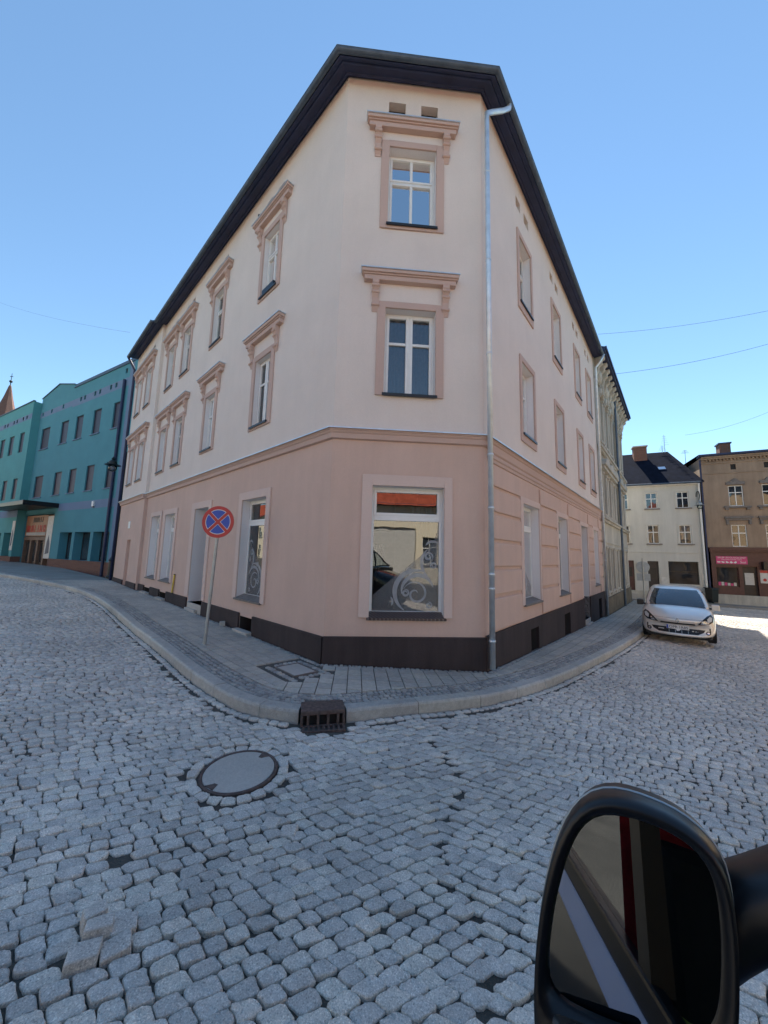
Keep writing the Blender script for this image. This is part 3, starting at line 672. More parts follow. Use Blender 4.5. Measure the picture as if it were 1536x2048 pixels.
hole = np.hypot(*(ST[:, :2]-MH).T) < MHR+.115
ST = ST[~hole]
pd = at(DRAIN_S); td = tan(DRAIN_S); nd = np.array([td[1], -td[0]]); rel = ST[:, :2]-pd
ST = ST[~((np.abs(rel@td) < .27) & (rel@nd < .235) & (rel@nd > -.3))]
# missing stones and the heaved patch at the lower left
miss = [(-1.55, 2.42), (-.62, 2.72)]
for q in miss:
    d = np.hypot(*(ST[:, :2]-q).T); ST = np.delete(ST, np.argmin(d), 0)
HEAVE = np.array([-1.36, 1.93]); dh = np.hypot(*(ST[:, :2]-HEAVE).T); heaved = ST[np.argsort(dh)[:6]]; ST = np.delete(ST, np.argsort(dh)[:6], 0)
# a row of stones laid along the kerb
ks = []; s = 6.
while s < KS[-1]-3:
    l = rg.uniform(.09, .14); c = at(s+l/2); t = tan(s+l/2)
    if abs(s+l/2-DRAIN_S) > .36: ks.append((*(c-np.array([-t[1], t[0]])*.058), math.atan2(t[1], t[0]), l, .098, 0))
    s += l
ks = np.array(ks); ks = ks[in_view(ks[:, :2])]
# ring of stones round the manhole
mr = []; n = 21
for k in range(n):
    a = 2*np.pi*k/n+.1; mr.append((MH[0]+(MHR+.054)*np.cos(a), MH[1]+(MHR+.054)*np.sin(a), a+np.pi/2, 2*np.pi*(MHR+.054)/n*.98, .092, 0))
ST = np.concatenate([ST, ks, np.array(mr)])
D = np.hypot(*ST[:, :2].T); fine = [(.5, .0008), (.88, .0006), (.955, -.001), (.985, -.0045), (1.0, -.012)]
zr = lambda x, y: g(x, y)+ROAD+.006*np.sin(x*2.3+1)*np.sin(y*2.9)
for nm, lo_, hi_, K, rings in (('cobbled_road', 0, 4.4, 20, fine), ('cobbled_road_middle', 4.4, 11, 12, [(.7, .001), (.95, -.003), (1.0, -.014)]), ('cobbled_road_far', 11, 60, 8, [(.86, 0), (1.0, -.014)])):
    q = ST[(D >= lo_) & (D < hi_)]
    tag(stones(nm, q[:, :2], q[:, 2], q[:, 3]*.945, q[:, 4]*.93, zr, M['cobble'], K, rings, seed=K, hsig=.0045, dome=.0012, pexp=8, jag=.055, SH=q[:, 5]), kind='structure')
# loose heaved stones are things one could lift away
random.seed(5)
LB = ['loose granite cobble tipped up highest in the heaved patch', 'loose granite cobble leaning left in the heaved patch', 'loose granite cobble sunk at the back of the heaved patch', 'loose granite cobble standing proud at the front of the heaved patch', 'loose granite cobble tilted right beside the gap in the heaved patch', 'small loose granite cobble at the far edge of the heaved patch']
def block(l, w, h, rough=.06):
    mb = MB(); pts = []
    for z in (0, h):
        for x, y in ((-1, -1), (1, -1), (1, 1), (-1, 1)): pts.append((x*l/2*(1+random.uniform(-rough, rough)), y*w/2*(1+random.uniform(-rough, rough)), z+random.uniform(-.006, .006)))
    mb.hexa(pts); return mb
for k, q in enumerate(heaved):
    o = block(q[3]*.98, q[4]*1.02, .11).build('cobblestone', M['cobble'], bevel=.010, seg=3)
    o.location = (q[0]+random.uniform(-.012, .012), q[1]+random.uniform(-.012, .012), g(q[0], q[1])+ROAD-.11+(.075, .055, .0, .065, .04, .03)[k]); o.rotation_euler = (random.uniform(-.13, .13), random.uniform(-.15, .15), q[2]+random.uniform(-.1, .22)); tag(o, LB[k], 'cobblestone', 'loose cobbles heaved out of the road')
for (x, y), lb in (((-.60, 2.74), 'broken granite cobble lying loose below the round manhole'), ((-.74, 2.80), 'granite cobble tipped beside the hole below the manhole')):
    o = block(.115, .10, .11).build('cobblestone', M['cobble'], bevel=.014, seg=3); o.location = (x, y, g(x, y)+ROAD-.10); o.rotation_euler = (.12, -.15, .5+x); tag(o, lb, 'cobblestone', 'loose cobbles heaved out of the road')
# pavement setts: border strip along the kerb and narrow strip along the wall
sl = []
for k in range(4):
    s = 12.0
    while s < KS[-1]-2:
        l = rg.uniform(.065, .10); c = at(s+l/2); t = tan(s+l/2); n = np.array([-t[1], t[0]]); o = .228+.078*k+rg.normal()*.004
        sl.append((*(c+n*o), math.atan2(t[1], t[0]), l, .078)); s += l
for F, u1 in ((FC, LC), (FL, 12.), (FR, 12.)):
    u = 0
    while u < u1:
        l = rg.uniform(.05, .1); q = F.p(u, .10, 0); sl.append((q.x, q.y, math.atan2(F.d.y, F.d.x), l, .09)); u += l
sl = np.array(sl); sl = sl[in_view(sl[:, :2])]
HATCH = np.array([-1.33, 5.86]); hd_ = (sl[:, :2]-HATCH)
sl = sl[~((np.abs(hd_@np.array(dL)) < .30) & (np.abs(hd_@np.array(FL.n)) < .24))]
rel = sl[:, :2]-pd; sl = sl[~((np.abs(rel@td) < .27) & (np.abs(rel@nd) < .32))]
Dd = np.hypot(*sl[:, :2].T)
for nm, lo_, hi_, K, rings in (('pavement_sett_border', 0, 9, 10, [(.7, .001), (1.0, -.010)]), ('pavement_sett_border_far', 9, 60, 8, [(.85, 0), (1.0, -.01)])):
    q = sl[(Dd >= lo_) & (Dd < hi_)]
    tag(stones(nm, q[:, :2], q[:, 2], q[:, 3]*.92, q[:, 4]*.9, lambda x, y: g(x, y), M['sett'], K, rings, hsig=.003, tilt=.02, drop=.03, pexp=5, seed=K+40, dome=.002), kind='structure')
# concrete slabs clipped to the pavement
def clip(poly, P, n):      # keep (p-P).n >= 0
    out = []
    for i in range(len(poly)):
        a, b = poly[i], poly[(i+1) % len(poly)]; da, db = (a-P).dot(n), (b-P).dot(n)
        if da >= 0: out.append(a)
        if (da >= 0) != (db >= 0): out.append(a+(b-a)*(da/(da-db)))
    return out
KH = []
for s in np.arange(KS[14*2], KS[-1]-1.5, .45):
    c = at(s); t = tan(s); n = np.array([-t[1], t[0]]); KH.append((Vector(c+n*(.228+.078*3.6)), Vector(n)))
bis = lambda a, b: (a+b).normalized()
slab = MB(); SZ = .21
bA = miter(FL.n, FC.n).normalized(); bB = miter(FC.n, FR.n).normalized()
for F, umin, umax, sect in ((FC, -2.5, 5, [(A, Vector((-bA.y, bA.x))), (B, -Vector((-bB.y, bB.x)))]), (FL, -1.0, 17, [(A, -Vector((-bA.y, bA.x)))]), (FR, -1.0, 24, [(B, Vector((-bB.y, bB.x)))])):
    sect = [(P, n if n.dot((F.P+F.d*1.4+F.n*.5)-P) > 0 else -n) for P, n in sect]
    ui = umin
    while ui < umax:
        for j in range(13):
            o0 = .155+j*SZ; gp = .006
            poly = [F.P+F.d*u+F.n*o for u, o in ((ui+gp, o0+gp), (ui+SZ-gp, o0+gp), (ui+SZ-gp, o0+SZ-gp), (ui+gp, o0+SZ-gp))]
            c0_ = F.P+F.d*(ui+SZ/2)+F.n*(o0+SZ/2)
            if c0_.length > 32: continue
            for P, n in sect:
                poly = clip(poly, P, n)
                if len(poly) < 3: break
            if len(poly) < 3: continue
            for P, n in KH:
                if (c0_-P).length < .75:
                    poly = clip(poly, P, n)
                    if len(poly) < 3: break
            if len(poly) < 3: continue
            hv = [(p-Vector(HATCH)) for p in poly]
            if abs((c0_-Vector(HATCH)).dot(dL)) < .45 and abs((c0_-Vector(HATCH)).dot(FL.n)) < .38: continue
            if c0_.x != 0 and side(np.array([[c0_.x, c0_.y]]))[0] < .25: continue
            area = abs(sum(poly[i].x*poly[(i+1) % len(poly)].y-poly[(i+1) % len(poly)].x*poly[i].y for i in range(len(poly))))/2
            if area < .002: continue
            dz = random.uniform(-.002, .002); cen = sum(poly, Vector((0, 0)))/len(poly); n_ = len(poly)
            top = [cen+(p-cen)*.985 for p in poly]
            slab.add([(p.x, p.y, g(p.x, p.y)+.002+dz) for p in top]+[(p.x, p.y, g(p.x, p.y)-.004+dz) for p in poly]+[(p.x, p.y, g(p.x, p.y)-.03) for p in poly],
                     [tuple(range(n_))]+[(i, n_+i, n_+(i+1) % n_, (i+1) % n_) for i in range(n_)]+[(n_+i, 2*n_+i, 2*n_+(i+1) % n_, n_+(i+1) % n_) for i in range(n_)])
        ui += SZ
tag(slab.build('pavement', M['slab']), kind='structure')
exec_after = []
# ---- small things on the ground
mz = float(g(*MH))+ROAD
t = thing('manhole_cover', (MH[0], MH[1], mz), 'round concrete manhole lid in rusty iron ring set among the road cobbles', 'manhole cover')
mb = MB(); mb.lathe((MH[0], MH[1], mz), [(MHR-.026, -.05), (MHR-.026, .006), (MHR-.022, .009), (MHR-.006, .009), (MHR, .004), (MHR, -.05)], 48); mb.build('iron_ring', M['rust'], t)
mb = MB(); mb.lathe((MH[0], MH[1], mz), [(.001, -.05), (MHR-.030, -.05), (MHR-.030, .004), (MHR-.036, .007), (.001, .007)], 48); mb.build('lid', M['conc'], t)
for a in (1.05, 1.05+math.pi):
    mb = MB(); c = MH+np.array([math.cos(a), math.sin(a)])*(MHR-.075); e = np.array([math.cos(a), math.sin(a)]); f = np.array([-e[1], e[0]])
    mb.prism([(c[0]+e[0]*p+f[0]*q, c[1]+e[1]*p+f[1]*q, mz+.004) for p, q in ((.042, -.06), (.042, .045), (.0, .028), (-.025, .018), (-.02, -.018), (0, -.028))], (0, 0, .0055)); mb.build('lifting_slot', M['rust'], t)
hz_ = float(g(*HATCH)); t = thing('inspection_cover', (HATCH[0], HATCH[1], hz_), 'square concrete inspection cover in pavement framed by small setts near corner', 'manhole cover')
def hbox(mb, a0, a1, b0, b1, z0, z1):
    mb.hexa([tuple(Vector((*HATCH, 0))+Vector((*(dL*a+FL.n*b), 0))+Vector((0, 0, float(g(HATCH[0]+dL.x*a+FL.n.x*b, HATCH[1]+dL.y*a+FL.n.y*b))+z))) for z in (z0, z1) for a, b in ((a0, b0), (a1, b0), (a1, b1), (a0, b1))])
mb = MB(); hbox(mb, -.25, .25, -.19, .19, -.05, .004); mb.build('lid', M['conc'], t, bevel=.004)
mb = MB(); [hbox(mb, *q, -.05, .006) for q in ((-.28, .28, -.22, -.2), (-.28, .28, .2, .22), (-.28, -.26, -.2, .2), (.26, .28, -.2, .2))]; mb.build('iron_frame', M['greysill'], t)
hs = []
for a in np.arange(-.42, .43, .085):
    for b in (-.30, .30): hs.append((*(HATCH+np.array(dL)*a+np.array(FL.n)*b), math.atan2(dL.y, dL.x), .08, .1))
for b in np.arange(-.2, .21, .085):
    for a in (-.36, .36): hs.append((*(HATCH+np.array(dL)*a+np.array(FL.n)*b), math.atan2(dL.y, dL.x), .09, .08))
hs = np.array(hs); tag(stones('hatch_sett_border', hs[:, :2], hs[:, 2], hs[:, 3]*.92, hs[:, 4]*.9, lambda x, y: g(x, y), M['sett'], 10, [(.7, .001), (1.0, -.010)], hsig=.003, tilt=.02, drop=.03, pexp=5, seed=99, dome=.002), kind='structure')
# kerb drain inlet
dz0 = float(g(*pd)); t = thing('kerb_drain', (pd[0], pd[1], dz0+ROAD), 'rusty iron kerb inlet with three openings and a small grate on road', 'drain')
T3 = Vector((td[0], td[1], 0)); N3 = Vector((nd[0], nd[1], 0)); P3 = Vector((pd[0], pd[1], dz0))
def dbox(mb, a0, a1, b0, b1, z0, z1, b2=None): mb.hexa([P3+T3*a+N3*b+Vector((0, 0, z)) for a, b, z in ((a0, b0, z0), (a1, b0, z0), (a1, b1, z0), (a0, b1, z0), (a0, b0, z1), (a1, b0, z1), (a1, b1 if b2 is None else b2, z1), (a0, b1 if b2 is None else b2, z1))])
mb = MB(); dbox(mb, -.255, .255, -.235, .045, -.03, .022); mb.build('top_plate', M['rust'], t, bevel=.012)
mb = MB()
for a in (-.242, -.17, -.055, .06, .175, .242): dbox(mb, a-.014, a+.014, -.0, .05, -.16, -.03)
dbox(mb, -.255, .255, 0, .05, -.19, -.145); mb.build('inlet_bars', M['rust'], t, bevel=.004, seg=1)
mb = MB(); dbox(mb, -.25, .25, -.22, -.02, -.2, -.031); mb.build('inlet_hollow', M['interior'], t)
mb = MB()
for k in range(9): a = -.23+k*.0565; dbox(mb, a, a+.026, .06, .17, -.18, -.135)
dbox(mb, -.25, .25, .17, .19, -.18, -.133); dbox(mb, -.25, .25, .046, .06, -.18, -.133); mb.build('grate', M['rust'], t, bevel=.003, seg=1)
mb = MB(); q = FL.p(3.75, .16, 0); o = block(.12, .11, .11).build('stone', M['kerb'], bevel=.012, seg=2); o.location = (q.x, q.y, float(g(q.x, q.y))); o.rotation_euler = (0, 0, .5); tag(o, 'pale squared stone lying on pavement against the dark plinth', 'stone')
sv = MB(); FL.box(sv, -.05, .05, 0, .03, 0, .62); lv = MB()
q = FL.p(8.02, .10, 0); lt = thing('spirit_level', (q.x, q.y, -1.435), 'yellow spirit level leaning on pink wall, standing on the plinth', 'tool')
mb = MB(); base = FL.p(8.06, .035, -1.43)
def lbox(mb, a0, a1, b0, b1, z0, z1): mb.hexa([Vector(FL.p(8.06+a-.10*z, .045+b-.02*z, -1.433+z)) for z in (z0, z1) for a, b in ((a0, b0), (a1, b0), (a1, b1), (a0, b1))])
lbox(mb, -.045, .045, -.012, .012, 0, .62); mb.build('beam', M['yellow'], lt, bevel=.004); mb = MB(); lbox(mb, -.047, .047, -.014, .014, -.0, .02); lbox(mb, -.047, .047, -.014, .014, .601, .622); mb.build('end_cap', M['blackplastic'], lt)
mb = MB(); lbox(mb, -.02, .02, -.0135, .0135, .28, .34); mb.build('vial', M['lampglass'], lt)
# no stopping sign
sb = Vector((-3.34, 6.93)); sz0 = float(g(*sb)); SX = thing('road_sign', (sb.x, sb.y, sz0), 'round blue no stopping sign with red cross on leaning grey pole', 'road sign')

hd = Vector((-3.25, 6.88, .555)); pb_ = Vector((sb.x, sb.y, sz0)); ptop = pb_+(hd+Vector((0, .045, .02))-pb_)*1.09
mb = MB(); mb.tube([pb_-Vector((0, 0, .1)), ptop], .030, 14); mb.lathe(ptop-Vector((0, 0, .002)), [(.032, -.01), (.032, .012), (.001, .016)], 14); mb.build('pole', M['galv'], SX, smooth=False)
mb = MB(); mb.lathe(pb_-Vector((0, 0, .02)), [(.06, 0), (.06, .03), (.034, .04), (.034, .1), (.001, .1)], 14); mb.build('pole_foot', M['galv'], SX)
def disc(r0, r1, y0, y1, mat, nm, par, n=56):
    mb = MB()
    for k in range(n):
        a, b = 2*math.pi*k/n, 2*math.pi*(k+1)/n
        P = lambda r, t, y: hd+Vector((r*math.cos(t), y, r*math.sin(t)))
        if r0 > 0: mb.hexa([P(r0, a, y0), P(r1, a, y0), P(r1, b, y0), P(r0, b, y0), P(r0, a, y1), P(r1, a, y1), P(r1, b, y1), P(r0, b, y1)])
        else: mb.add([P(0, 0, y0), P(r1, a, y0), P(r1, b, y0)], [(0, 1, 2)]); mb.add([P(0, 0, y1), P(r1, a, y1), P(r1, b, y1)], [(0, 2, 1)]); mb.add([P(r1, a, y0), P(r1, b, y0), P(r1, b, y1), P(r1, a, y1)], [(0, 1, 2, 3)])
    return mb.build(nm, mat, par)
pl = disc(0, .314, 0, .012, M['galv'], 'sign_plate', SX)
disc(.245, .312, -.003, 0, M['signred'], 'red_rim', pl); disc(0, .246, -.0015, 0, M['signwhite'], 'white_edging', pl)
for q in range(4):
    mb = MB(); pts = []; w = .036; r = .232; c = math.pi/2*q
    a0 = math.asin(w/r); P = [(w*math.sqrt(2), 0)]
    for k in range(17): t = -math.pi/4+a0+(math.pi/2-2*a0)*k/16; P.append((r*math.cos(t), r*math.sin(t)))
    Q = [(x*math.cos(c)-y*math.sin(c), x*math.sin(c)+y*math.cos(c)) for x, y in P]
    mb.prism([hd+Vector((x, -.0035, z)) for x, z in Q], (0, .0015, 0)); mb.build('blue_field', M['signblue'], pl)
for sg in (1, -1):
    mb = MB(); e = Vector((math.cos(math.pi/4), 0, sg*math.sin(math.pi/4))); f = Vector((-e.z, 0, e.x)); yy = -.0052 if sg > 0 else -.0048
    mb.prism([hd+e*a+f*b+Vector((0, yy, 0)) for a, b in ((-.25, -.0275), (.25, -.0275), (.25, .0275), (-.25, .0275))], (0, .0042, 0)); mb.build('red_bar', M['signred'], pl)

# ------------------------------------------------------------------ street lamps
def lantern(mb_i, mb_g, c, s=1.0):
    mb_i.lathe(c, [(.02*s, .62*s), (.05*s, .58*s), (.10*s, .50*s), (.07*s, .46*s), (.13*s, .40*s), (.18*s, .34*s), (.19*s, .26*s), (.19*s, .22*s), (.36*s, .17*s), (.37*s, .15*s), (.15*s, .16*s)], 18)
    mb_g.lathe(c, [(.17*s, .15*s), (.20*s, .05*s), (.19*s, -.06*s), (.13*s, -.17*s), (.02*s, -.2*s)], 18)
lb = Vector((-14.30, 18.95)); lz = float(g(*lb))
T = thing('street_lamp', (lb.x, lb.y, lz), 'dark iron street lamp with scrolled arm on pavement at end of pink building', 'street lamp')
mb = MB(); mb.lathe((lb.x, lb.y, lz), [(.30, -.05), (.30, .10), (.24, .16), (.22, .9), (.25, .96), (.20, 1.05), (.15, 1.15), (.13, 1.6), (.16, 1.65), (.11, 1.75), (.085, 3.5), (.06, 6.85), (.001, 6.9)], 16); mb.build('post', M['iron'], T, smooth=False)
hx = Vector((-.80, -.6, 0)).normalized(); top = Vector((lb.x, lb.y, lz+6.8)); ln = Vector((-13.95, 18.2, 4.55-.0))
ln = Vector((lb.x, lb.y, 0))+hx*.55; ln.z = 4.25
mb = MB(); arc = [top+Vector((0, 0, 0))]
for k in range(15): a = math.pi*k/14; arc.append(top+hx*(.42-.42*math.cos(a))+Vector((0, 0, .42*math.sin(a)*.75)))
for k in range(1, 12): a = math.pi*1.35*k/11; arc.append(top+hx*(.84-.30+.30*math.cos(a))-Vector((0, 0, .30*math.sin(a))))
mb.tube(arc, .042, 8); lc = top+hx*.54-Vector((0, 0, .92)); mb.tube([lc+Vector((0, 0, .6)), top+hx*.54-Vector((0, 0, .28))], .018, 8); mb.build('scroll_arm', M['iron'], T)
i_ = MB(); g_ = MB(); lantern(i_, g_, lc); i_.build('lantern_hood', M['iron'], T); g_.build('lantern_glass', M['lampglass'], T, smooth=True)

# ------------------------------------------------------------------ generic house bits
def hwin(F, par, u0, u1, z0, z1, dep=.12, pane='dpane', frame='pvc', bars=1, transom=.6, sill=None, revmat=None, nm='window', fw=.05, o=0, surround=None):
    mb = MB(); i = o-dep
    F.box(mb, u0, u0+fw, i-.04, i+.03, z0, z1); F.box(mb, u1-fw, u1, i-.04, i+.03, z0, z1); F.box(mb, u0+fw, u1-fw, i-.04, i+.03, z1-fw, z1); F.box(mb, u0+fw, u1-fw, i-.04, i+.03, z0, z0+fw)
    for k in range(bars): um = u0+(u1-u0)*(k+1)/(bars+1); F.box(mb, um-.025, um+.025, i-.04, i+.025, z0+fw, z1-fw)
    if transom: zt = z0+(z1-z0)*transom; F.box(mb, u0+fw, u1-fw, i-.04, i+.028, zt-.03, zt+.03)
    w = mb.build(nm, M[frame], par)
    p = MB(); F.box(p, u0+.02, u1-.02, i-.03, i+.004, z0+.02, z1-.02); p.build('pane', M[pane], w)
    r = MB(); F.reveal(r, (u0, u1, z0, z1), dep+.03, o); r.build('reveal', M[revmat], w)
    if sill: s = MB(); F.box(s, u0-.12, u1+.12, o-.01, o+.1, z0-.09, z0-.005); s.build('sill', M[sill], w)
    if surround:
        s = MB(); e = .1
        for q in ((u0-e, u0, z0, z1+e), (u1, u1+e, z0, z1+e), (u0, u1, z1, z1+e)): F.box(s, q[0], q[1], o-.002, o+.03, q[2], q[3])
        s.build('surround', M[surround], w)
    return w
def shell(F, mb, u0, u1, dep, z0, z1, op, o=0):
    F.wall(mb, u0, u1, z0, z1, op, o)
    for a, b, c, d in (((u0, o), (u0, -dep), 0, 0), ((u1, o), (u1, -dep), 0, 0), ((u0, -dep), (u1, -dep), 0, 0)):
        mb.quad(F.p(a[0], a[1], z0), F.p(b[0], b[1], z0), F.p(b[0], b[1], z1), F.p(a[0], a[1], z1))

# ------------------------------------------------------------------ teal building
TE = Face((-12.4707, 19.0721), (-.87461971, .48480962))
TB = thing('teal_building', tuple(TE.p(4, 0, -1.8)), 'long teal and lavender three storey building with brick base and entrance canopy', 'building')
ops = []; bs = []
UW = [(5.12, 6.12), (7.76, 8.86), (10.38, 11.50), (12.74, 14.0), (16.05, 17.66)]
for a, b in UW: ops += [(a, b, 7.64, 9.38), (a, b, 3.73, 5.45)]
GWN = [(4.71, 6.78), (7.16, 9.37), (9.78, 11.66)]
gops = [(a, b, -.88, .97) for a, b in GWN]; ENT = (13.0, 18.4, -1.75, 2.35)
vts = [(u, u+.28, z, z+.32) for u, z in ((11.05, 10.52), (10.45, 10.52), (8.9, 10.5), (8.2, 10.5), (6.7, 10.48), (6.0, 10.48), (4.85, 11.2), (17.8, 10.52), (16.1, 10.52), (14.0, 10.52))]
w = MB(); TE.wall(w, -1.5, 12.5, .97+1.53, 11.8, [*ops, *vts]); TE.wall(w, -1.5, 12.5, -.88, 2.5, gops); TE.wall(w, 12.5, 18.5, -1.9, 11.8, [*ops, ENT, *vts])  # wall runs on unseen behind the pink building to block a sun gap
TE.prism(w, [(12.5, 11.8), (18.5, 11.8), (18.5, 12.1), (15.3, 12.72), (12.5, 12.1)], -.25, 0)
w.quad(TE.p(-1.5, 0, -2), TE.p(-1.5, -9, -2), TE.p(-1.5, -9, 11.8), TE.p(-1.5, 0, 11.8)); w.quad(TE.p(-1.5, 0, 11.79), TE.p(18.5, 0, 11.79), TE.p(18.5, -9, 11.79), TE.p(-1.5, -9, 11.79)); [TE.reveal(w, v, .12) for v in vts]; w.quad(TE.p(-1.5, -9, -2), TE.p(40, -9, -2), TE.p(40, -9, 11.8), TE.p(-1.5, -9, 11.8))
w.build('wall', M['teal'], TB)
w = MB(); PB = .5; bops = []
for a, b in ((19.5, 20.5), (21.8, 22.9), (24.0, 25.1), (27, 28.1), (30, 31.1), (33, 34.1)): bops += [(a, b, 7.6, 9.3), (a, b, 3.7, 5.4)]
bops2 = [(a, a+1.7, -.88, .97) for a in (19.0, 21.4, 23.8, 27, 30, 33)]
bv = [(u, u+.26, 10.4, 10.7) for u in (19.4, 20.2, 21.6, 22.3, 23.8, 24.5)]
TE.wall(w, 18.45, 40, -.88, 11.75, bops+bops2+bv, PB)
for u in (18.45, 40): w.quad(TE.p(u, PB, -2), TE.p(u, -.4, -2), TE.p(u, -.4, 11.75), TE.p(u, PB, 11.75))
w.quad(TE.p(18.45, PB, 11.75), TE.p(40, PB, 11.75), TE.p(40, -8, 11.75), TE.p(18.45, -8, 11.75)); w.build('projecting_wall', M['mint'], TB)
for a, b, z0, z1 in ((4.0, 12.5, 2.5, 3.03), (4.0, 12.5, 10.28, 10.85)):
    q = MB(); TE.wall(q, a, b, z0, z1, [v for v in vts], .004); q.build('lavender_strip', M['lav'], TB)
q = MB(); TE.wall(q, 12.5, 18.45, 10.4, 10.85, vts, .004); TE.wall(q, 18.45, 40, 10.3, 10.75, bv, PB+.004); TE.wall(q, 18.45, 40, 2.2, 2.75, (), PB+.004); q.build('lavender_strip', M['lav'], TB)
q = MB(); TE.wall(q, 4.0, 4.5, -1.0, 11.75, vts, .008); q.build('lavender_strip', M['lav'], TB)  # upright strip paints the shaded purple side at the corner
q = MB(); TE.box(q, 4.0, 13.0, -.05, .05, -2.4, -.88); TE.box(q, 18.4, 40, -.05, PB+.05, -2.4, -.88); q.build('brick_base', M['brickred'], TB)
q = MB()
for v in vts: TE.box(q, v[0], v[1], -.12, -.08, v[2], v[3])
for v in bv: TE.box(q, v[0], v[1], PB-.12, PB-.08, v[2], v[3])
q.build('attic_vent', M['interior'], TB)
for a, b, c, d in ops: hwin(TE, TB, a, b, c, d, .10, 'shutter', 'shutter', 0, 0, None, 'teal')
for a, b, c, d in bops: hwin(TE, TB, a, b, c, d, .10, 'shutter', 'shutter', 0, 0, None, 'mint', o=PB)
for o_ in ops: s_ = MB(); TE.box(s_, o_[0]-.1, o_[1]+.1, -.02, .07, o_[2]-.06, o_[2]-.005); s_.build('sill', M['lav'], TB)
for a, b, c, d in gops: hwin(TE, TB, a, b, c, d, .5, 'dpane', 'blackplastic', 1, 0, None, 'teal', nm='shop_window')
for a, b, c, d in bops2: hwin(TE, TB, a, b, c, d, .7, 'dpane', 'blackplastic', 1, 0, None, 'mint', nm='shop_window', o=PB)
q = MB(); TE.box(q, 4.0, 12.5, -.02, .06, 11.8, 11.86); TE.box(q, 18.4, 40, PB-.1, PB+.06, 11.75, 11.82); TE.prism(q, [(12.5, 12.1), (15.3, 12.72), (18.5, 12.1), (18.5, 12.16), (15.3, 12.79), (12.5, 12.16)], -.2, .06); TE.box(q, 4, 12.5, -.25, -.02, 11.8, 12.1); q.build('roof_edge', M['zincd'], TB)
q = MB(); q.tube([TE.p(4.9, .1, 10.7), TE.p(4.9, .1, -1.9)], .085, 10); q.build('downpipe', M['soffit'], TB)
# entrance: canopy, portal, doors, sign, posters
q = MB(); TE.prism(q, [(12.45, 2.74), (20.6, 2.74), (20.9, 2.86), (20.2, 3.0), (12.45, 3.06)], 0, 1.9); q.build('canopy', M['blackplastic'], TB, bevel=.03)
q = MB(); q.tube([TE.p(19.2, 1.6, -1.7), TE.p(19.2, 1.6, 2.8)], .07, 10); q.build('canopy_post', M['iron'], TB)
q = MB(); TE.box(q, 13.0, 18.4, -.5, -.35, -1.8, 2.35)
for u in (13.0, 14.3, 15.6, 16.9, 18.2): TE.box(q, u, u+.28, -.35, -.1, -1.8, .45)
TE.box(q, 13.0, 18.4, -.35, -.08, .42, .68); portal = q.build('entrance_portal', M['browngate'], TB); q = MB(); TE.box(q, 12.9, 18.5, -1.2, 0, 2.36, 2.5); TE.box(q, 12.9, 13.0, -1.2, 0, -1.9, 2.36); TE.box(q, 18.4, 18.5, -1.2, 0, -1.9, 2.36); q.build('entrance_lining', M['teal'], TB)
for k, u in enumerate((14.6, 15.9, 17.2)): q = MB(); TE.box(q, u, u+.98, -.34, -.26, -1.7, .4); d_ = q.build('door', M['timber'], TB); q = MB(); TE.box(q, u+.12, u+.86, -.262, -.255, -1.2, .25); q.build('pane', M['dpane'], d_)
q = MB(); TE.box(q, 14.2, 18.2, -.3, -.05, .72, 2.3); sgn = q.build('sign_board', M['orange'], TB)
q = MB(); TE.box(q, 14.3, 17.9, -.055, -.03, .78, 1.0); q.build('sign_base_strip', M['conc'], sgn)
random.seed(12)
def strokes(F, u0, u1, z0, z1, o, n, mat, par):        # lettering too small to read in the photo: letter-like strokes
    mb = MB(); w_ = (u1-u0)/n
    for k in range(n):
        a = u0+w_*k+.1*w_; b = a+.72*w_; t = w_*.2
        kind = random.choice('OHELNU')
        if kind in 'OHELNU': F.box(mb, a, a+t, o, o+.02, z0, z1)
        if kind in 'OHNU': F.box(mb, b-t, b, o, o+.02, z0, z1)
        if kind in 'OE': F.box(mb, a+t, b-t, o, o+.02, z1-t, z1)
        if kind in 'OELU': F.box(mb, a+t, b-t, o, o+.02, z0, z0+t)
        if kind in 'HEN': F.box(mb, a+t, b-t, o, o+.02, (z0+z1)/2-t/2, (z0+z1)/2+t/2)
    return mb.build('lettering', mat, par)
strokes(TE, 15.0, 17.0, 1.78, 2.15, -.05, 6, M['timber'], sgn); strokes(TE, 14.4, 16.0, 1.05, 1.55, -.05, 5, M['signred'], sgn); strokes(TE, 16.3, 17.9, 1.05, 1.55, -.05, 5, M['signred'], sgn)
for a, b, z0, z1 in ((13.05, 14.1, -.9, 2.2), (18.45, 19.0, -.4, 1.9)):
    q = MB(); TE.box(q, a, b, .505 if a > 18 else -.06, .53 if a > 18 else -.03, z0, z1); ps = q.build('poster', M['paper'], TB); q = MB(); oo = .532 if a > 18 else -.028; TE.prism(q, [(a+.2, z0+.4), (a+.8*(b-a), z0+.3), (a+.7*(b-a), z0+1.2), (a+.5*(b-a), z0+1.7), (a+.25*(b-a), z0+1.1)], oo, oo+.004); q.build('poster_picture', M['net'], ps)
q = MB(); TE.box(q, 7.0, 7.24, 0, .12, 2.6, 2.95); al = q.build('alarm_box', M['signwhite'], TB, bevel=.02); q = MB(); TE.box(q, 7.05, 7.19, .02, .1, 2.54, 2.6); q.build('alarm_light', M['blackplastic'], al)
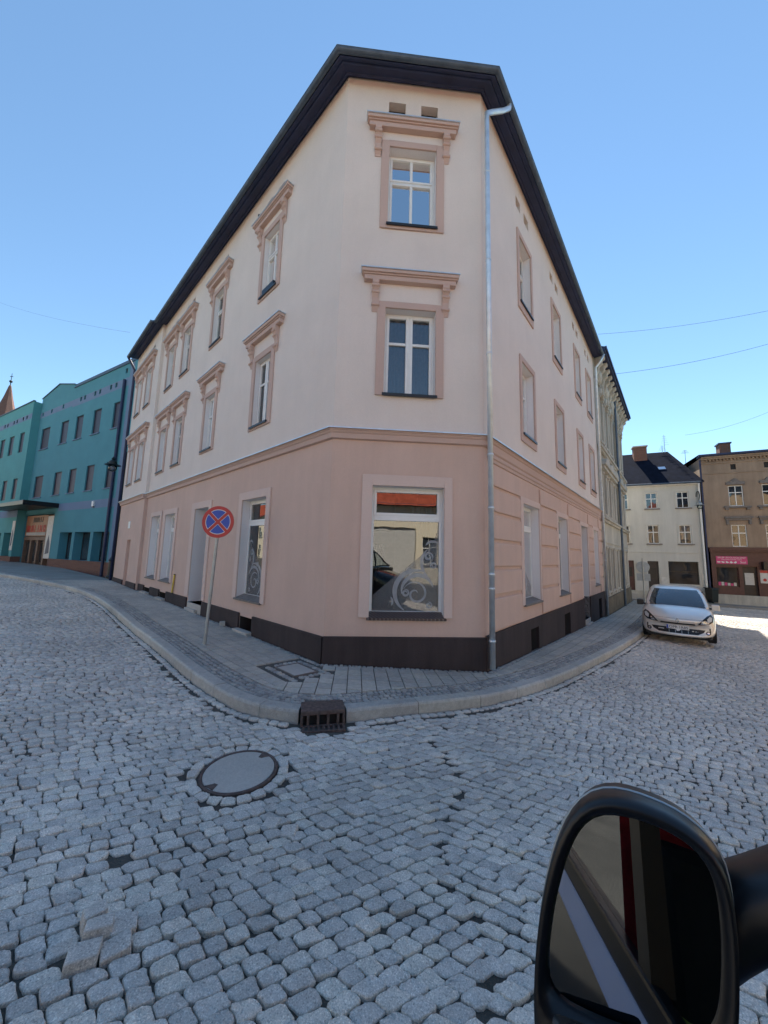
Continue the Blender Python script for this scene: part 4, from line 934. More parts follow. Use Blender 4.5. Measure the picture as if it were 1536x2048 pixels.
# church spire far left
c = Vector((-75.6, 67.2)); sp = thing('church_tower', (c.x, c.y, -1), 'far red pointed church spire with ball and cross above teal roofs', 'church tower')
mb = MB(); mb.lathe((c.x, c.y, 0), [(2.5, -1), (2.5, 22.8), (2.8, 22.9), (2.8, 23.2), (.001, 23.2)], 8); mb.build('tower_wall', M['brickred'], sp)
mb = MB(); mb.lathe((c.x, c.y, 0), [(2.3, 23.2), (1.45, 26.0), (.65, 29.3), (.2, 31.6), (.07, 31.9)], 8); mb.build('spire_roof', M['brickred'], sp)
mb = MB(); mb.lathe((c.x, c.y, 31.8), [(.07, 0), (.07, .5), (.26, .7), (.26, .9), (.05, 1.1), (.04, 2.5), (.001, 2.5)], 10); mb.box(c.x-.3, c.x+.3, c.y-.04, c.y+.04, 33.6, 33.7); mb.build('ball_and_cross', M['iron'], sp)

# ------------------------------------------------------------------ grey ornate house on the right
GH = thing('grey_house', tuple(FR.p(13, 0, -2.6)), 'weathered grey ornate town house with carved window pediments and bracketed eaves', 'building')
U0, U1 = REND+.02, 23.6; ops = []; rough = []
gu = [(13.75, 14.5), (15.35, 16.1), (16.95, 17.7), (19.4, 20.15), (21.2, 21.95)]
for a, b in gu: ops += [(a, b, -1.45, .55), (a, b, 2.25, 4.2), (a, b, 6.0, 8.2)]
w = MB(); shell(FR, w, U0, U1, 9, -3.2, 10.2, ops, .02); w.build('wall', M['greystone'], GH)
for a, b, c_, d in ops: hwin(FR, GH, a, b, c_, d, .16, 'dpane', 'white', 1, .62, 'greystone', 'greystone', o=.02)
q = MB(); FR.box(q, U0, U1, .02, .10, -3.2, -1.75); q.build('rough_stone_base', M['rough'], GH, bevel=.03)
for z0, z1, o1 in ((1.85, 1.95, .16), (1.95, 2.05, .24), (5.35, 5.45, .15), (5.45, 5.58, .22), (.85, .93, .06), (9.0, 9.1, .1)): q = MB(); FR.box(q, U0, U1+.0, .02, o1, z0, z1); q.build('string_course', M['greystone'], GH, bevel=.02)
for a, b in gu:
    for z0, z1, hood in ((-1.45, .55, 0), (2.25, 4.2, 1), (6.0, 8.2, 2)):
        q = MB()
        for x0, x1 in ((a-.24, a-.02), (b+.02, b+.24)):
            FR.box(q, x0, x1, .02, .12, z0-.05, z1); FR.box(q, x0-.03, x1+.03, .02, .16, z1, z1+.12); FR.box(q, x0-.03, x1+.03, .02, .15, z0-.2, z0-.05)
        if hood == 1:
            m = (a+b)/2; FR.box(q, a-.35, b+.35, .02, .22, z1+.25, z1+.40)
            FR.prism(q, [(a-.45, z1+.42)]+[(m-(b-a+.9)/2*math.cos(t), z1+.42+.42*math.sin(t)) for t in np.linspace(.1, math.pi-.1, 9)]+[(b+.45, z1+.42)], .02, .3)
        if hood == 2:
            m = (a+b)/2; P_ = [(m-(b-a+.5)/2*math.cos(t), z1+.12+.45*math.sin(t)) for t in np.linspace(0, math.pi, 10)]; Q_ = [(m-(b-a)/2*.9*math.cos(t), z1+.12+.28*math.sin(t)) for t in np.linspace(math.pi, 0, 10)]
            for (p0, p1, q0, q1) in zip(P_, P_[1:], Q_[::-1], Q_[::-1][1:]): FR.prism(q, [p0, p1, q1, q0], .02, .2)
            FR.box(q, m-.1, m+.1, .02, .26, z1+.2, z1+.7)
        q.build('window_pediment' if hood else 'pilaster', M['greystone'], GH, bevel=.015, seg=1)
for k in range(13):
    u = U0+.25+k*.83; q = MB(); q.prism([FR.p(u, x, z) for x, z in ((.02, 10.12), (.46, 10.12), (.46, 9.98), (.34, 9.9), (.36, 9.75), (.2, 9.62), (.2, 9.45), (.1, 9.25), (.02, 9.2))], FR.p(.26, 0, 0)-FR.p(0, 0, 0)); q.build('eaves_bracket', M['greystone'], GH, bevel=.02, seg=1)
for k in range(5):
    u = U0+.9+k*2.2; q = MB(); q.lathe(FR.p(u, .06, 9.3), [(.001, -.35), (.14, -.3), (.2, 0), (.14, .3), (.001, .35)], 10); q.build('frieze_ornament', M['greystone'], GH, smooth=True)
q = MB(); FR.box(q, U0-.1, U1+.3, -.4, .55, 10.13, 10.24); FR.box(q, U0-.1, U1+.35, -.4, .62, 10.24, 10.38); q.build('eaves', M['soffit'], GH)
q = MB(); q.add([FR.p(U0, .6, 10.39), FR.p(U1+.4, .6, 10.39), FR.p(U1-1, -4.5, 13.0), FR.p(U0, -4.5, 13.0), FR.p(U1+.4, -9, 10.39), FR.p(U0, -9, 10.39)], [(0, 1, 2, 3), (3, 2, 4, 5), (1, 4, 2), (0, 3, 5)]); q.build('roof', M['roofdark'], GH)
q = MB(); q.tube([FR.p(19.0, .2, 10.0), FR.p(19.0, .18, -2.6)], .06, 8); q.build('downpipe', M['zincd'], GH)

# ------------------------------------------------------------------ white house and brown shop house
PW = Vector((22.75, 25.1)); FW = Face(PW, (-.905, .42)); FBn = Face(PW, (.89, -.456))
WH = thing('white_house', tuple(FW.p(2, 0, -2.6)), 'pale grey three storey house with steep dark roof and large dark shopfront', 'building')
ops = []
for a, b in ((.55, 1.26), (2.43, 3.14), (4.26, 4.95), (6.2, 6.9)): ops += [(a, b, 3.98, 5.17), (a, b, 1.34, 2.71)]
dops = [(4.1, 4.58, -2.35, .05), (2.6, 3.27, -2.4, .04), (.3, 2.03, -1.55, .06)]
w = MB(); shell(FW, w, -.02, 8.0, 7, -3.4, 5.7, ops+dops); w.build('wall', M['white'], WH)
for a, b, c_, d in ops: hwin(FW, WH, a, b, c_, d, .10, 'dpane', 'pvc', 1, .62, 'greysill', 'white', surround='white')
hwin(FW, WH, *dops[2], 0.15, 'dpane2', 'blackplastic', 0, .55, None, 'white', nm='shopfront')
for k, (a, b, c_, d) in enumerate(dops[:2]):
    q = MB(); FW.box(q, a, b, -.22, -.16, c_, d); dd_ = q.build('door', M['timber'] if k else M['shopbrown'], WH); r = MB(); FW.reveal(r, (a, b, c_, d), .2, 0); r.build('reveal', M['white'], dd_); q = MB(); FW.box(q, a+.12, b-.12, -.162, -.15, c_+1.2, d-.5); q.build('door_panel', M['blackplastic'] if k else M['timber'], dd_)
    q = MB(); FW.box(q, a-.05, b+.05, -.1, .3, -3.2, c_); q.build('door_step', M['conc'], WH)
q = MB(); FW.box(q, .0, 8, -.01, .04, .68, .78); q.build('string_course', M['white'], WH, bevel=.01)
q = MB(); FW.box(q, 0, 8, -.02, .035, -3.3, -2.15); q.build('stone_base', M['greystone'], WH)
q = MB(); FW.box(q, 1.99+.1, 2.5, .0, .03, -1.75, -1.1); q.build('notice_board', M['paper'], WH)
q = MB(); FW.box(q, 3.35, 4.0, 0, .05, -1.2, -.1); q.build('grey_cabinet_door', M['greystone'], WH)
q = MB(); FW.box(q, -.0, .17, .0, .05, -1.2, -.8); q.build('meter_box', M['paper'], WH)
q = MB(); FW.box(q, -.05, 8.1, -.1, .28, 5.68, 5.80); q.build('eaves', M['pvc'], WH, bevel=.02)
q = MB(); q.tube([FW.p(-.08, .34, 5.78), FW.p(8.1, .34, 5.78)], .07, 8); q.build('gutter', M['zincd'], WH)
q = MB(); q.tube([FW.p(.02, .34, 5.7), FW.p(-.02, .15, 5.3), FW.p(-.02, .12, -2.4)], .06, 8); q.build('downpipe', M['pvc'], WH)
q = MB(); q.add([FW.p(-.3, .40, 5.80), FW.p(8.2, .40, 5.80), FW.p(8.2, -3.2, 9.1), FW.p(.75, -3.2, 9.1), FW.p(-.3, -7, 5.8), FW.p(8.2, -7, 5.8)], [(0, 1, 2, 3), (3, 2, 5, 4), (0, 3, 4)]); q.build('roof', M['roofdark'], WH)
q = MB(); FW.box(q, 2.35, 3.25, -2.9, -2.3, 8.2, 9.45); ch = q.build('chimney', M['brickred'], WH); q = MB(); FW.box(q, 2.28, 3.32, -2.97, -2.23, 9.45, 9.55); q.build('chimney_cap', M['conc'], ch)
q = MB(); q.add([FW.p(1.5, -1.02, 7.18), FW.p(1.95, -1.02, 7.18), FW.p(1.95, -1.30, 7.44), FW.p(1.5, -1.30, 7.44)], [(0, 1, 2, 3)]); q.build('skylight', M['chrome'], WH)
for u, z, hh in ((.95, 9.0, 1.5), (1.12, 8.9, .7), (-.35, 8.6, .5)):
    q = MB(); zb = z-.3; q.tube([FW.p(u, -3.1, zb-1.2), FW.p(u, -3.1, z+hh)], .02, 6)
    for k in range(5): zz = z+hh*.45+k*hh*.12; q.tube([FW.p(u-.28+.04*k, -3.1, zz), FW.p(u+.28-.04*k, -3.1, zz)], .01, 5)
    q.build('antenna', M['galv'], WH)
LT = thing('street_lamp', tuple(FW.p(.12, 0, 4.9)), 'wall lamp with black scroll bracket on corner of pale grey house', 'street lamp')
q = MB(); q.box(0, 0, 0, 0, 0, 0); q = MB(); a0 = FW.p(.12, 0, 4.75); P_ = [a0]+[FW.p(.12, .3-.3*math.cos(t), 4.75+.35*math.sin(t)) for t in np.linspace(.2, math.pi, 10)]+[FW.p(.12, .6-.12*math.sin(t), 4.75-.25*t) for t in np.linspace(.3, 1.6, 4)]; q.tube(P_, .03, 6); q.build('bracket', M['iron'], LT)
i_ = MB(); g_ = MB(); lantern(i_, g_, FW.p(.12, .5, 3.95), .8); i_.build('lantern_hood', M['galv'], LT); g_.build('lantern_glass', M['lampglass'], LT, smooth=True)
BH = thing('brown_house', tuple(FBn.p(2, 0, -2.5)), 'old brown house with stone window hoods over maroon pet shop front', 'building')
ops = [(1.65, 2.42, 4.0, 5.45), (3.38, 4.15, 4.0, 5.45), (5.1, 5.87, 4.0, 5.45), (1.62, 2.41, 1.18, 2.68), (3.36, 4.15, 1.18, 2.68), (5.1, 5.87, 1.18, 2.68)]
vs_ = [(1.88, 2.16, 6.6, 6.98), (3.6, 3.9, 6.6, 6.98), (5.3, 5.6, 6.6, 6.98)]
w = MB(); FBn.wall(w, .28, 12, 1.1, 7.6, ops+vs_); [w.quad(FBn.p(u, 0, -3), FBn.p(u, -8, -3), FBn.p(u, -8, 7.6), FBn.p(u, 0, 7.6)) for u in (.28, 12)]; w.quad(FBn.p(.28, -8, -3), FBn.p(12, -8, -3), FBn.p(12, -8, 7.6), FBn.p(.28, -8, 7.6)); w.build('wall', M['brown'], BH)
for k, (a, b, c_, d) in enumerate(ops): hwin(FBn, BH, a, b, c_, d, .1, 'dpane', 'pvc', 1, .66 if k < 3 else .62, None, 'brown')
q = MB(); [FBn.box(q, v[0], v[1], -.12, -.08, v[2], v[3]) for v in vs_]; q.build('attic_vent', M['interior'], BH)
for a, b in ((1.65, 2.42), (3.38, 4.15), (5.1, 5.87)):
    q = MB(); FBn.box(q, a-.32, b+.32, -.01, .16, 3.86, 3.98); [FBn.box(q, u, u+.18, -.01, .13, 3.72, 3.86) for u in (a-.26, b+.08)]; q.build('window_ledge', M['greysill'], BH, bevel=.015)
    q = MB(); FBn.box(q, a-.36, b+.34, -.01, .2, 3.12, 3.24); FBn.box(q, a-.3, b+.28, -.01, .12, 2.98, 3.12); [FBn.box(q, u, u+.14, -.01, .12, 2.7, 2.98) for u in (a-.28, b+.12)]; q.build('window_hood', M['greysill'], BH, bevel=.015)
    m = (a+b)/2; q = MB(); FBn.prism(q, [(a-.1, 5.5), (b+.1, 5.5), (b+.12, 5.68), (m+.25, 5.72), (m+.1, 5.9), (m, 5.94), (m-.1, 5.9), (m-.25, 5.72), (a-.12, 5.68)], -.01, .1); q.build('window_crest', M['greysill'], BH, bevel=.015)
q = MB()
for z0, z1, o1 in ((6.35, 6.42, .04), (7.1, 7.18, .06), (7.4, 7.5, .2), (7.5, 7.6, .28)): FBn.box(q, .28, 12, -.01, o1, z0, z1)
for k in range(60): FBn.box(q, .35+k*.19, .44+k*.19, 0, .12, 7.28, 7.4)
q.build('cornice', M['brown'], BH, bevel=.006, seg=1)
q = MB(); FBn.box(q, .15, 12, -.3, .34, 7.6, 7.72); FBn.box(q, .1, 12, .2, .42, 7.64, 7.76); q.build('eaves', M['soffit'], BH); q = MB(); q.add([FBn.p(.1, .42, 7.76), FBn.p(12, .42, 7.76), FBn.p(12, -4, 7.95), FBn.p(.1, -4, 7.95), FBn.p(12, -8.2, 7.8), FBn.p(.1, -8.2, 7.8)], [(0, 1, 2, 3), (3, 2, 4, 5)]); q.build('roof', M['roofdark'], BH)
q = MB(); FBn.box(q, 1.98, 2.62, -2.6, -1.9, 7.9, 9.0); ch = q.build('chimney', M['brickred'], BH); q = MB(); FBn.box(q, 1.92, 2.68, -2.66, -1.84, 9.0, 9.1); q.build('chimney_cap', M['soffit'], ch)
q = MB(); q.tube([FBn.p(.2, .16, 7.4), FBn.p(.2, .12, -2.4)], .055, 8); q.build('downpipe', M['soffit'], BH)
sops = [(.62, 1.78, -1.57, -.22), (1.98, 2.72, -2.3, -.18), (3.5, 5.0, -1.57, -.22)]
w = MB(); FBn.wall(w, .38, 12, -3.2, 1.12, sops, .06); FBn.box(w, .32, 12, .0, .16, .80, .92); FBn.box(w, .32, 12, .0, .22, .92, 1.10); FBn.box(w, .38, 12, .06, .12, -.12, .02-.04); w.build('shopfront', M['shopbrown'], BH)
for a, b, c_, d in (sops[0], sops[2]):
    w = hwin(FBn, BH, a, b, c_, d, .15, 'dpane2', 'shopbrown', 0, 0, None, 'shopbrown', nm='shop_window', o=.06)
    random.seed(int(a*10))
    for k in range(6): q = MB(); x = a+.1+(b-a-.2)*k/6; FBn.box(q, x, x+.14, -.083, -.078, c_+.06, c_+.22+.1*random.random()); q.build('display_card', M['paper'] if k % 2 else M['pink'], w)
q = MB(); FBn.box(q, 1.98, 2.72, -.2, -.12, -2.3, -.18); dd_ = q.build('shop_door', M['timber'], BH); r = MB(); FBn.reveal(r, sops[1], .2, .06); r.build('reveal', M['shopbrown'], dd_); q = MB(); FBn.box(q, 2.12, 2.58, -.122, -.11, -1.4, -.6); q.build('door_notice', M['paper'], dd_)
q = MB(); FBn.box(q, .3, 12, .0, .12, -3.2, -2.1); q.build('stone_base', M['greystone'], BH)
q = MB(); FBn.box(q, .65, 2.26, .06, .10, -.02, .50); sg_ = q.build('shop_sign', M['pink'], BH)
ex = FBn.d.to_3d(); en = FBn.n.to_3d(); ez = Vector((0, 0, 1))
text_mb('SKLEP ZOOLOGICZNY', .142, FBn.p(1.455, .102, .405), ex, ez, en).build('lettering', M['signwhite'], sg_)
text_mb('WSZYSTKO DLA PSA I KOTA', .082, FBn.p(1.455, .102, .275), ex, ez, en).build('lettering', M['signwhite'], sg_)
text_mb('Susi', .19, FBn.p(2.03, .102, .105), ex, ez, en).build('lettering', M['signwhite'], sg_)
for k in range(5):
    x = .78+k*.215; q = MB(); FBn.prism(q, [(x+.08*math.cos(t)*(1+.3*math.sin(3*t+k)), .10+.055*math.sin(t)*(1+.4*math.cos(2*t+k))) for t in np.linspace(0, 2*math.pi, 13)[:-1]], .102, .108); q.build('animal_silhouette', M['signwhite'], sg_)
q = MB(); FBn.box(q, 2.82, 3.2, .06, .085, -1.24, -.40); ps = q.build('poster', M['paper'], BH); q = MB(); FBn.box(q, 2.82, 3.2, .086, .092, -.56, -.40); q.build('poster_heading', M['signred'], ps); q = MB(); FBn.prism(q, [(3.03+.09*math.cos(t), -1.02+.1*math.sin(t)) for t in np.linspace(0, 6.283, 13)[:-1]], .086, .092); q.build('poster_picture', M['signred'], ps)
q = MB(); FBn.box(q, 2.92, 3.12, .06, .4, -.35, .18); q.build('wall_lantern', M['blackplastic'], BH, bevel=.04)
bn = Vector(FW.p(-.12, .55, 0)).xy; bz = float(g(*bn)); bt = thing('wheelie_bin', (bn.x, bn.y, bz), 'black wheeled bin standing between pale grey house and maroon shop', 'bin')
mb = MB(); mb.hexa([Vector((bn.x+x*.25*k, bn.y+y*.27*k, bz+z)) for z, k in ((.08, .82), (.98, 1.0)) for x, y in ((-1, -1), (1, -1), (1, 1), (-1, 1))]); mb.build('bin_body', M['blackplastic'], bt, bevel=.03)
mb = MB(); mb.hexa([Vector((bn.x+x*.29, bn.y+y*.31, bz+z+(.05 if y > 0 else 0)*0)) for z in (.985, 1.06) for x, y in ((-1, -1), (1, -1), (1, 1), (-1, 1))]); mb.build('lid', M['blackplastic'], bt, bevel=.02)
for sx in (-1, 1): mb = MB(); mb.lathe((bn.x+sx*.24, bn.y+.24, bz+.1), [(.001, -.03), (.1, -.03), (.1, .03), (.001, .03)], 14, (1, 0, 0)); mb.build('wheel', M['rubber'], bt)
# pavement before the far houses
w = MB(); X = []
for i in range(29):
    for o_ in (.0, 1.5, 1.5):
        u = -5+i*.75 if True else 0; q = FBn.p(u*1.0+0, o_, 0) if u > 0 else FW.p(-u, o_, 0); X.append((q.x, q.y, float(g(q.x, q.y))+(0.0 if len(X) % 3 < 2 else -.16)))
w.v = X; w.f = [(i*3+j, (i+1)*3+j, (i+1)*3+j+1, i*3+j+1) for i in range(28) for j in range(2)]; tag(w.build('far_pavement', M['asphalt']), kind='structure')
# sign seen from behind at the far kerb
rp = Vector((14.0, 19.1)); rz = float(g(*rp)); t = thing('road_sign', (rp.x, rp.y, rz), 'round grey sign seen from behind on thin pole near parked silver car', 'road sign')
mb = MB(); mb.tube([(rp.x, rp.y, rz-.05), (rp.x, rp.y, .18)], .03, 10); mb.build('pole', M['galv'], t)
mb = MB(); ax_ = Vector((.60, .80, 0)); mb.lathe((rp.x+.035*ax_.x, rp.y+.035*ax_.y, -.30), [(.001, 0), (.29, 0), (.30, .008), (.29, .014), (.001, .014)], 32, ax_); mb.build('sign_plate', M['galv'], t)
mb = MB(); e = Vector((.8, -.6, 0)); c = Vector((rp.x, rp.y, -.85))+ax_*.035; mb.hexa([c+e*a+ax_*b+Vector((0, 0, z)) for z in (-.18, .2) for a, b in ((-.3, 0), (.3, 0), (.3, .012), (-.3, .012))]); mb.build('lower_plate', M['galv'], t)
# overhead cables
for k, (a, b, lb_) in enumerate((((21, 32.8, 22.5), (33.0, 29.5, 22.6), 'upper overhead cable crossing the sky right of pink building'), ((17.5, 25.4, 14.2), (30, 25.9, 17.3), 'lower overhead cable crossing the sky right of pink building'), ((24.0, 27.2, 10.15), (31, 27.3, 12.3), 'thin overhead cable low over the brown shop house roof'), ((-36, 30, 22.2), (-14.5, 18.4, 12.0), 'thin overhead cable in the sky above teal roofs'))):
    a, b = Vector(a), Vector(b); mb = MB(); mb.tube([a+(b-a)*t+Vector((0, 0, -.25*4*t*(1-t))) for t in np.linspace(-.0, 1.6 if k < 3 else 1, 20)], (.013, .013, .008, .006)[k], 5)
    solo(mb, 'overhead_cable', M['blackplastic'], tuple(a), lb_, 'cable', 'overhead cables')
# pigeon and flower box on the left face
q0 = FL.p(3.45, .09, 9.02); pg = MB()
ctr = [(0, 0), (.06, .05), (.15, .09), (.24, .13), (.30, .19), (.33, .24)]
pg.tube([q0+Vector((dL.x*x, dL.y*x, z+.06)) for x, z in ((-.14, 0), (-.08, .01), (0, .03), (.07, .06), (.12, .10), (.14, .15), (.16, .18), (.19, .175), (.215, .165))], [.008, .028, .05, .055, .04, .026, .03, .022, .004], 10)
pgt = thing('pigeon', tuple(q0), 'dark pigeon perched on uppermost hood nearest the corner of long side', 'bird'); pg.build('pigeon_body', M['feather'], pgt, smooth=True)
pg = MB(); [pg.tube([q0+Vector((dL.x*.02, dL.y*.02, .07))+FL.n.to_3d()*s, q0+Vector((dL.x*.02, dL.y*.02, 0))+FL.n.to_3d()*s], .006, 5) for s in (-.02, .02)]; pg.build('legs', M['signred'], pgt)
ft = thing('flower_box', tuple(FL.p(2.9, .03, 6.64)), 'dark empty flower box on upper sill of window nearest the corner', 'flower box')
fb = MB(); FL.box(fb, 2.62, 3.2, -.12, .05, 6.63, 6.78); fb.build('trough', M['blackplastic'], ft, bevel=.012); fb = MB(); FL.box(fb, 2.64, 3.18, -.1, .03, 6.775, 6.785); fb.build('soil', M['dirt'], ft)

# ------------------------------------------------------------------ houses across the streets (seen in reflections, they throw light back)
def simple_house(F, u0, u1, zt, dep, wall, roof, label, zg=-2.2, ridge=3.0, cols=4, floors=((-1.0, 1.0), (2.4, 4.0)), shutter=None, name='town_house'):
    t = thing(name, tuple(F.p((u0+u1)/2, 0, zg)), label, 'building'); ops = []
    wdt = (u1-u0)/cols
    for k in range(cols):
        for z0, z1 in floors:
            a = u0+wdt*(k+.5)-.55; op = (a, a+1.1, z0, z1)
            if shutter and not (op[1] < shutter[0]-.1 or op[0] > shutter[1]+.1) and z0 < shutter[3]: continue
            ops.append(op)
    sh = [shutter] if shutter else []
    w = MB(); shell(F, w, u0, u1, dep, zg-1, zt, ops+sh); w.build('wall', M[wall], t)
    for q in ops: hwin(F, t, *q, .15, 'dpane', 'pvc', 1, .62, 'greysill', wall)
    if shutter:
        q = MB(); n = int((shutter[3]-shutter[2])/.11)
        for k in range(n): z = shutter[2]+k*.11; F.box(q, shutter[0], shutter[1], -.16, -.12, z, z+.085); F.box(q, shutter[0], shutter[1], -.16, -.135, z+.085, z+.11)
        s_ = q.build('roller_shutter', M['paper'], t); r = MB(); F.reveal(r, shutter, .16, 0); r.build('reveal', M[wall], s_)
    m = -dep/2; q = MB(); q.add([F.p(u0-.2, .45, zt-.15), F.p(u1+.2, .45, zt-.15), F.p(u1+.2, m, zt+ridge), F.p(u0-.2, m, zt+ridge), F.p(u1+.2, -dep-.4, zt-.15), F.p(u0-.2, -dep-.4, zt-.15)], [(0, 1, 2, 3), (3, 2, 4, 5)]); q.build('roof', M[roof], t)
    q = MB(); F.prism(q, [(u0, zt), (u1, zt), (u1, zt-.16), (u0, zt-.16)], .0, .3); q.build('eaves', M['soffit'], t)
    return t
FQ = Face((-9, -11.0), (1, 0)); FQ.n = Vector((0, 1))
simple_house(FQ, -1.0, 9.3, 3.6, 7, 'cream', 'roofred', 'cream house with red tiled roof behind viewer, left of the shuttered one', zg=-1.6, floors=((-.6, 1.3),))
simple_house(FQ, 9.35, 18.5, 3.6, 7, 'cream', 'roofred', 'cream house with red tiled roof and wide roller shutter behind viewer', zg=-1.7, cols=4, floors=((-.6, 1.3),), shutter=(10.6, 14.0, -1.55, 1.9))
FO = Face((10.6, -2.2), (.643, .766)); FO.n = Vector((-.766, .643))
simple_house(FO, 0, 8.5, 5.6, 8, 'ochre', 'roofred', 'ochre red roofed house across the right street, nearest the viewer', zg=-2.3, floors=((-1.2, .8), (2.3, 4.1)), cols=3)
simple_house(FO, 8.55, 18, 6.6, 8, 'ochre', 'roofdark', 'taller ochre dark roofed house across the right street, next to red roofed one', zg=-2.6, floors=((-1.3, .7), (2.6, 4.4)), cols=3)
FN = Face((-21.0, -15.0), (-.729, .684)); FN.n = Vector((.684, .729))
simple_house(FN, 0, 11, 6.8, 8, 'cream', 'roofred', 'cream house across the left street, nearest the viewer', zg=-1.6, floors=((-.8, 1.2), (2.8, 4.6)), cols=4)
simple_house(FN, 11.05, 24, 7.4, 8, 'ochre', 'roofdark', 'ochre dark roofed house across the left street, next to cream one', zg=-1.4, floors=((-.8, 1.2), (2.8, 4.6)), cols=4)

simple_house(FN, 24.05, 74, 7.0, 8, 'cream', 'roofred', 'long cream house far along the left street, facing teal shop windows', zg=-1.2, floors=((-.8, 1.2), (2.8, 4.6)), cols=12)
# ------------------------------------------------------------------ cars
class CarFrame:
    def __init__(s, P, z, fw): s.P = Vector((P[0], P[1], z)); f = Vector((fw[0], fw[1], 0)).normalized(); s.f = f; s.r = Vector((f.y, -f.x, 0)); s.u = Vector((0, 0, 1))
    def __call__(s, x, y, z): return s.P+s.r*x+s.f*y+s.u*z          # x right, y forward, z up
def loft(C, stations, nose=.0, ny=2.0, xs=None):
    """stations: (y, [(x, z), ...]) half sections from bottom centre to top centre; mirrored; plan-curved nose"""
    mb = MB(); n = len(stations[0][1])
    ring = []
    for y, sec in stations:
        full = [(x, z) for x, z in sec]+[(-x, z) for x, z in sec[::-1][1:-1]]
        ring.append([C(x, y-nose*(abs(x)/.9)**ny*max(0, min(1, (y-1.0)/1.0))+nose*.7*(abs(x)/.9)**ny*max(0, min(1, (-y-1.2)/1.0)), z) for x, z in full])
    m = len(ring[0]); vs = [p for r in ring for p in r]
    fs = [(i*m+k, i*m+(k+1) % m, (i+1)*m+(k+1) % m, (i+1)*m+k) for i in range(len(ring)-1) for k in range(m)]
    fs += [tuple(range(m))[::-1], tuple(range((len(ring)-1)*m, len(ring)*m))]
    mb.add(vs, fs); return mb
def bvh_of(o):
    dg = bpy.context.evaluated_depsgraph_get(); e = o.evaluated_get(dg); me = e.to_mesh(); off = Vector(ORG[o.name])
    t = BVHTree.FromPolygons([v.co+off for v in me.vertices], [tuple(p.vertices) for p in me.polygons]); e.to_mesh_clear(); return t
def inside(p, poly):
    c = False; j = len(poly)-1
    for i in range(len(poly)):
        if (poly[i][1] > p[1]) != (poly[j][1] > p[1]) and p[0] < (poly[j][0]-poly[i][0])*(p[1]-poly[i][1])/(poly[j][1]-poly[i][1])+poly[i][0]: c = not c
        j = i
    return c
from mathutils.geometry import delaunay_2d_cdt
def decal(C, tree, poly, off, mat, nm, par, view='front', res=.05, rim=None):
    """a patch lying on the body: poly in (x, z) seen from the front or (y, z) seen from a side"""
    P = []; n = len(poly)
    for i in range(n):
        a, b = Vector(poly[i]), Vector(poly[(i+1) % n]); k = max(1, int((b-a).length/res))
        P += [a+(b-a)*j/k for j in range(k)]
    nb = len(P); x0, x1 = min(p.x for p in P), max(p.x for p in P); z0, z1 = min(p.y for p in P), max(p.y for p in P)
    q = z0+res/2
    while q < z1:
        x = x0+res/2
        while x < x1:
            if inside((x, q), [(p.x, p.y) for p in P]) and min((Vector((x, q))-p).length for p in P) > res*.4: P.append(Vector((x, q)))
            x += res
        q += res
    vo, _, fo, *_ = delaunay_2d_cdt(P, [(i, (i+1) % nb) for i in range(nb)], [], 1, 1e-5)
    top = []
    for p in vo:
        if view == 'front': o, d = C(p.x, 6, p.y), -C.f
        else: o, d = C(4*view, p.x, p.y), -C.r*view
        h = tree.ray_cast(o, d); loc = h[0] if h[0] else o+d*4
        nn = h[1] if h[0] else -d
        if nn.dot(d) > 0: nn = -nn
        top.append(loc+nn*off)
    mb = MB(); m = len(top); mb.add(top+[t+(d*(abs(off)+.02)) for t in top], [tuple(f) for f in fo]+[tuple(m+i for i in f[::-1]) for f in fo])
    return mb.build(nm, mat, par, smooth=True)
def wheel(C, x, y, r, par, wd=.20, rimmat='silver'):
    c = C(x, y, r); w = MB(); s = 1 if x > 0 else -1
    w.lathe(c, [(r*.6, -wd/2), (r*.93, -wd/2), (r, -wd*.36), (r, wd*.36), (r*.93, wd/2), (r*.6, wd/2)], 28, C.r); o = w.build('wheel', M['rubber'], par)
    w = MB(); w.lathe(c, [(r*.62, -wd*.42), (r*.62, wd*.42), (r*.5, wd*.40), (r*.12, wd*.46), (.001, wd*.46)] if s > 0 else [(.001, -wd*.46), (r*.12, -wd*.46), (r*.5, -wd*.40), (r*.62, -wd*.42), (r*.62, wd*.42)], 20, C.r); w.build('rim', M[rimmat], o)
    return o

# --- silver people carrier parked at the right kerb, facing the viewer
hd_ = Vector((-.635, -.772)); fc = Vector((9.05, 11.05))                 # centre of the front bumper
yF = 2.15; cen = fc-hd_*yF; cz = -2.44
CS = CarFrame(cen, cz, hd_)
SV = thing('parked_car', (cen.x, cen.y, cz), 'silver beige people carrier parked at right kerb facing the viewer', 'car')
def sec(hw, zb, zm, zs, top, crown, in_=.0): return [(0, zb), (hw*.80, zb), (hw*.97, zb+.08), (hw, zm), (hw*.985, zs), (hw*.93, top), (hw*.6, top+crown*.8), (0, top+crown)]
body = loft(CS, [(2.17, sec(.80, .24, .42, .54, .60, .02)), (2.13, sec(.85, .20, .42, .58, .70, .03)), (2.02, sec(.89, .18, .45, .66, .80, .05)), (1.75, sec(.915, .18, .48, .74, .90, .05)), (1.35, sec(.92, .18, .50, .80, .985, .05)), (1.0, sec(.92, .18, .50, .84, 1.02, .04)),
                 (0, sec(.92, .18, .5, .86, 1.0, .03)), (-1.3, sec(.92, .2, .5, .88, 1.0, .03)), (-1.95, sec(.90, .22, .5, .88, .98, .02)), (-2.2, sec(.84, .3, .5, .8, .92, .02))], nose=.34, ny=2.4).build('body', M['silver'], SV, smooth=True, sub=2)
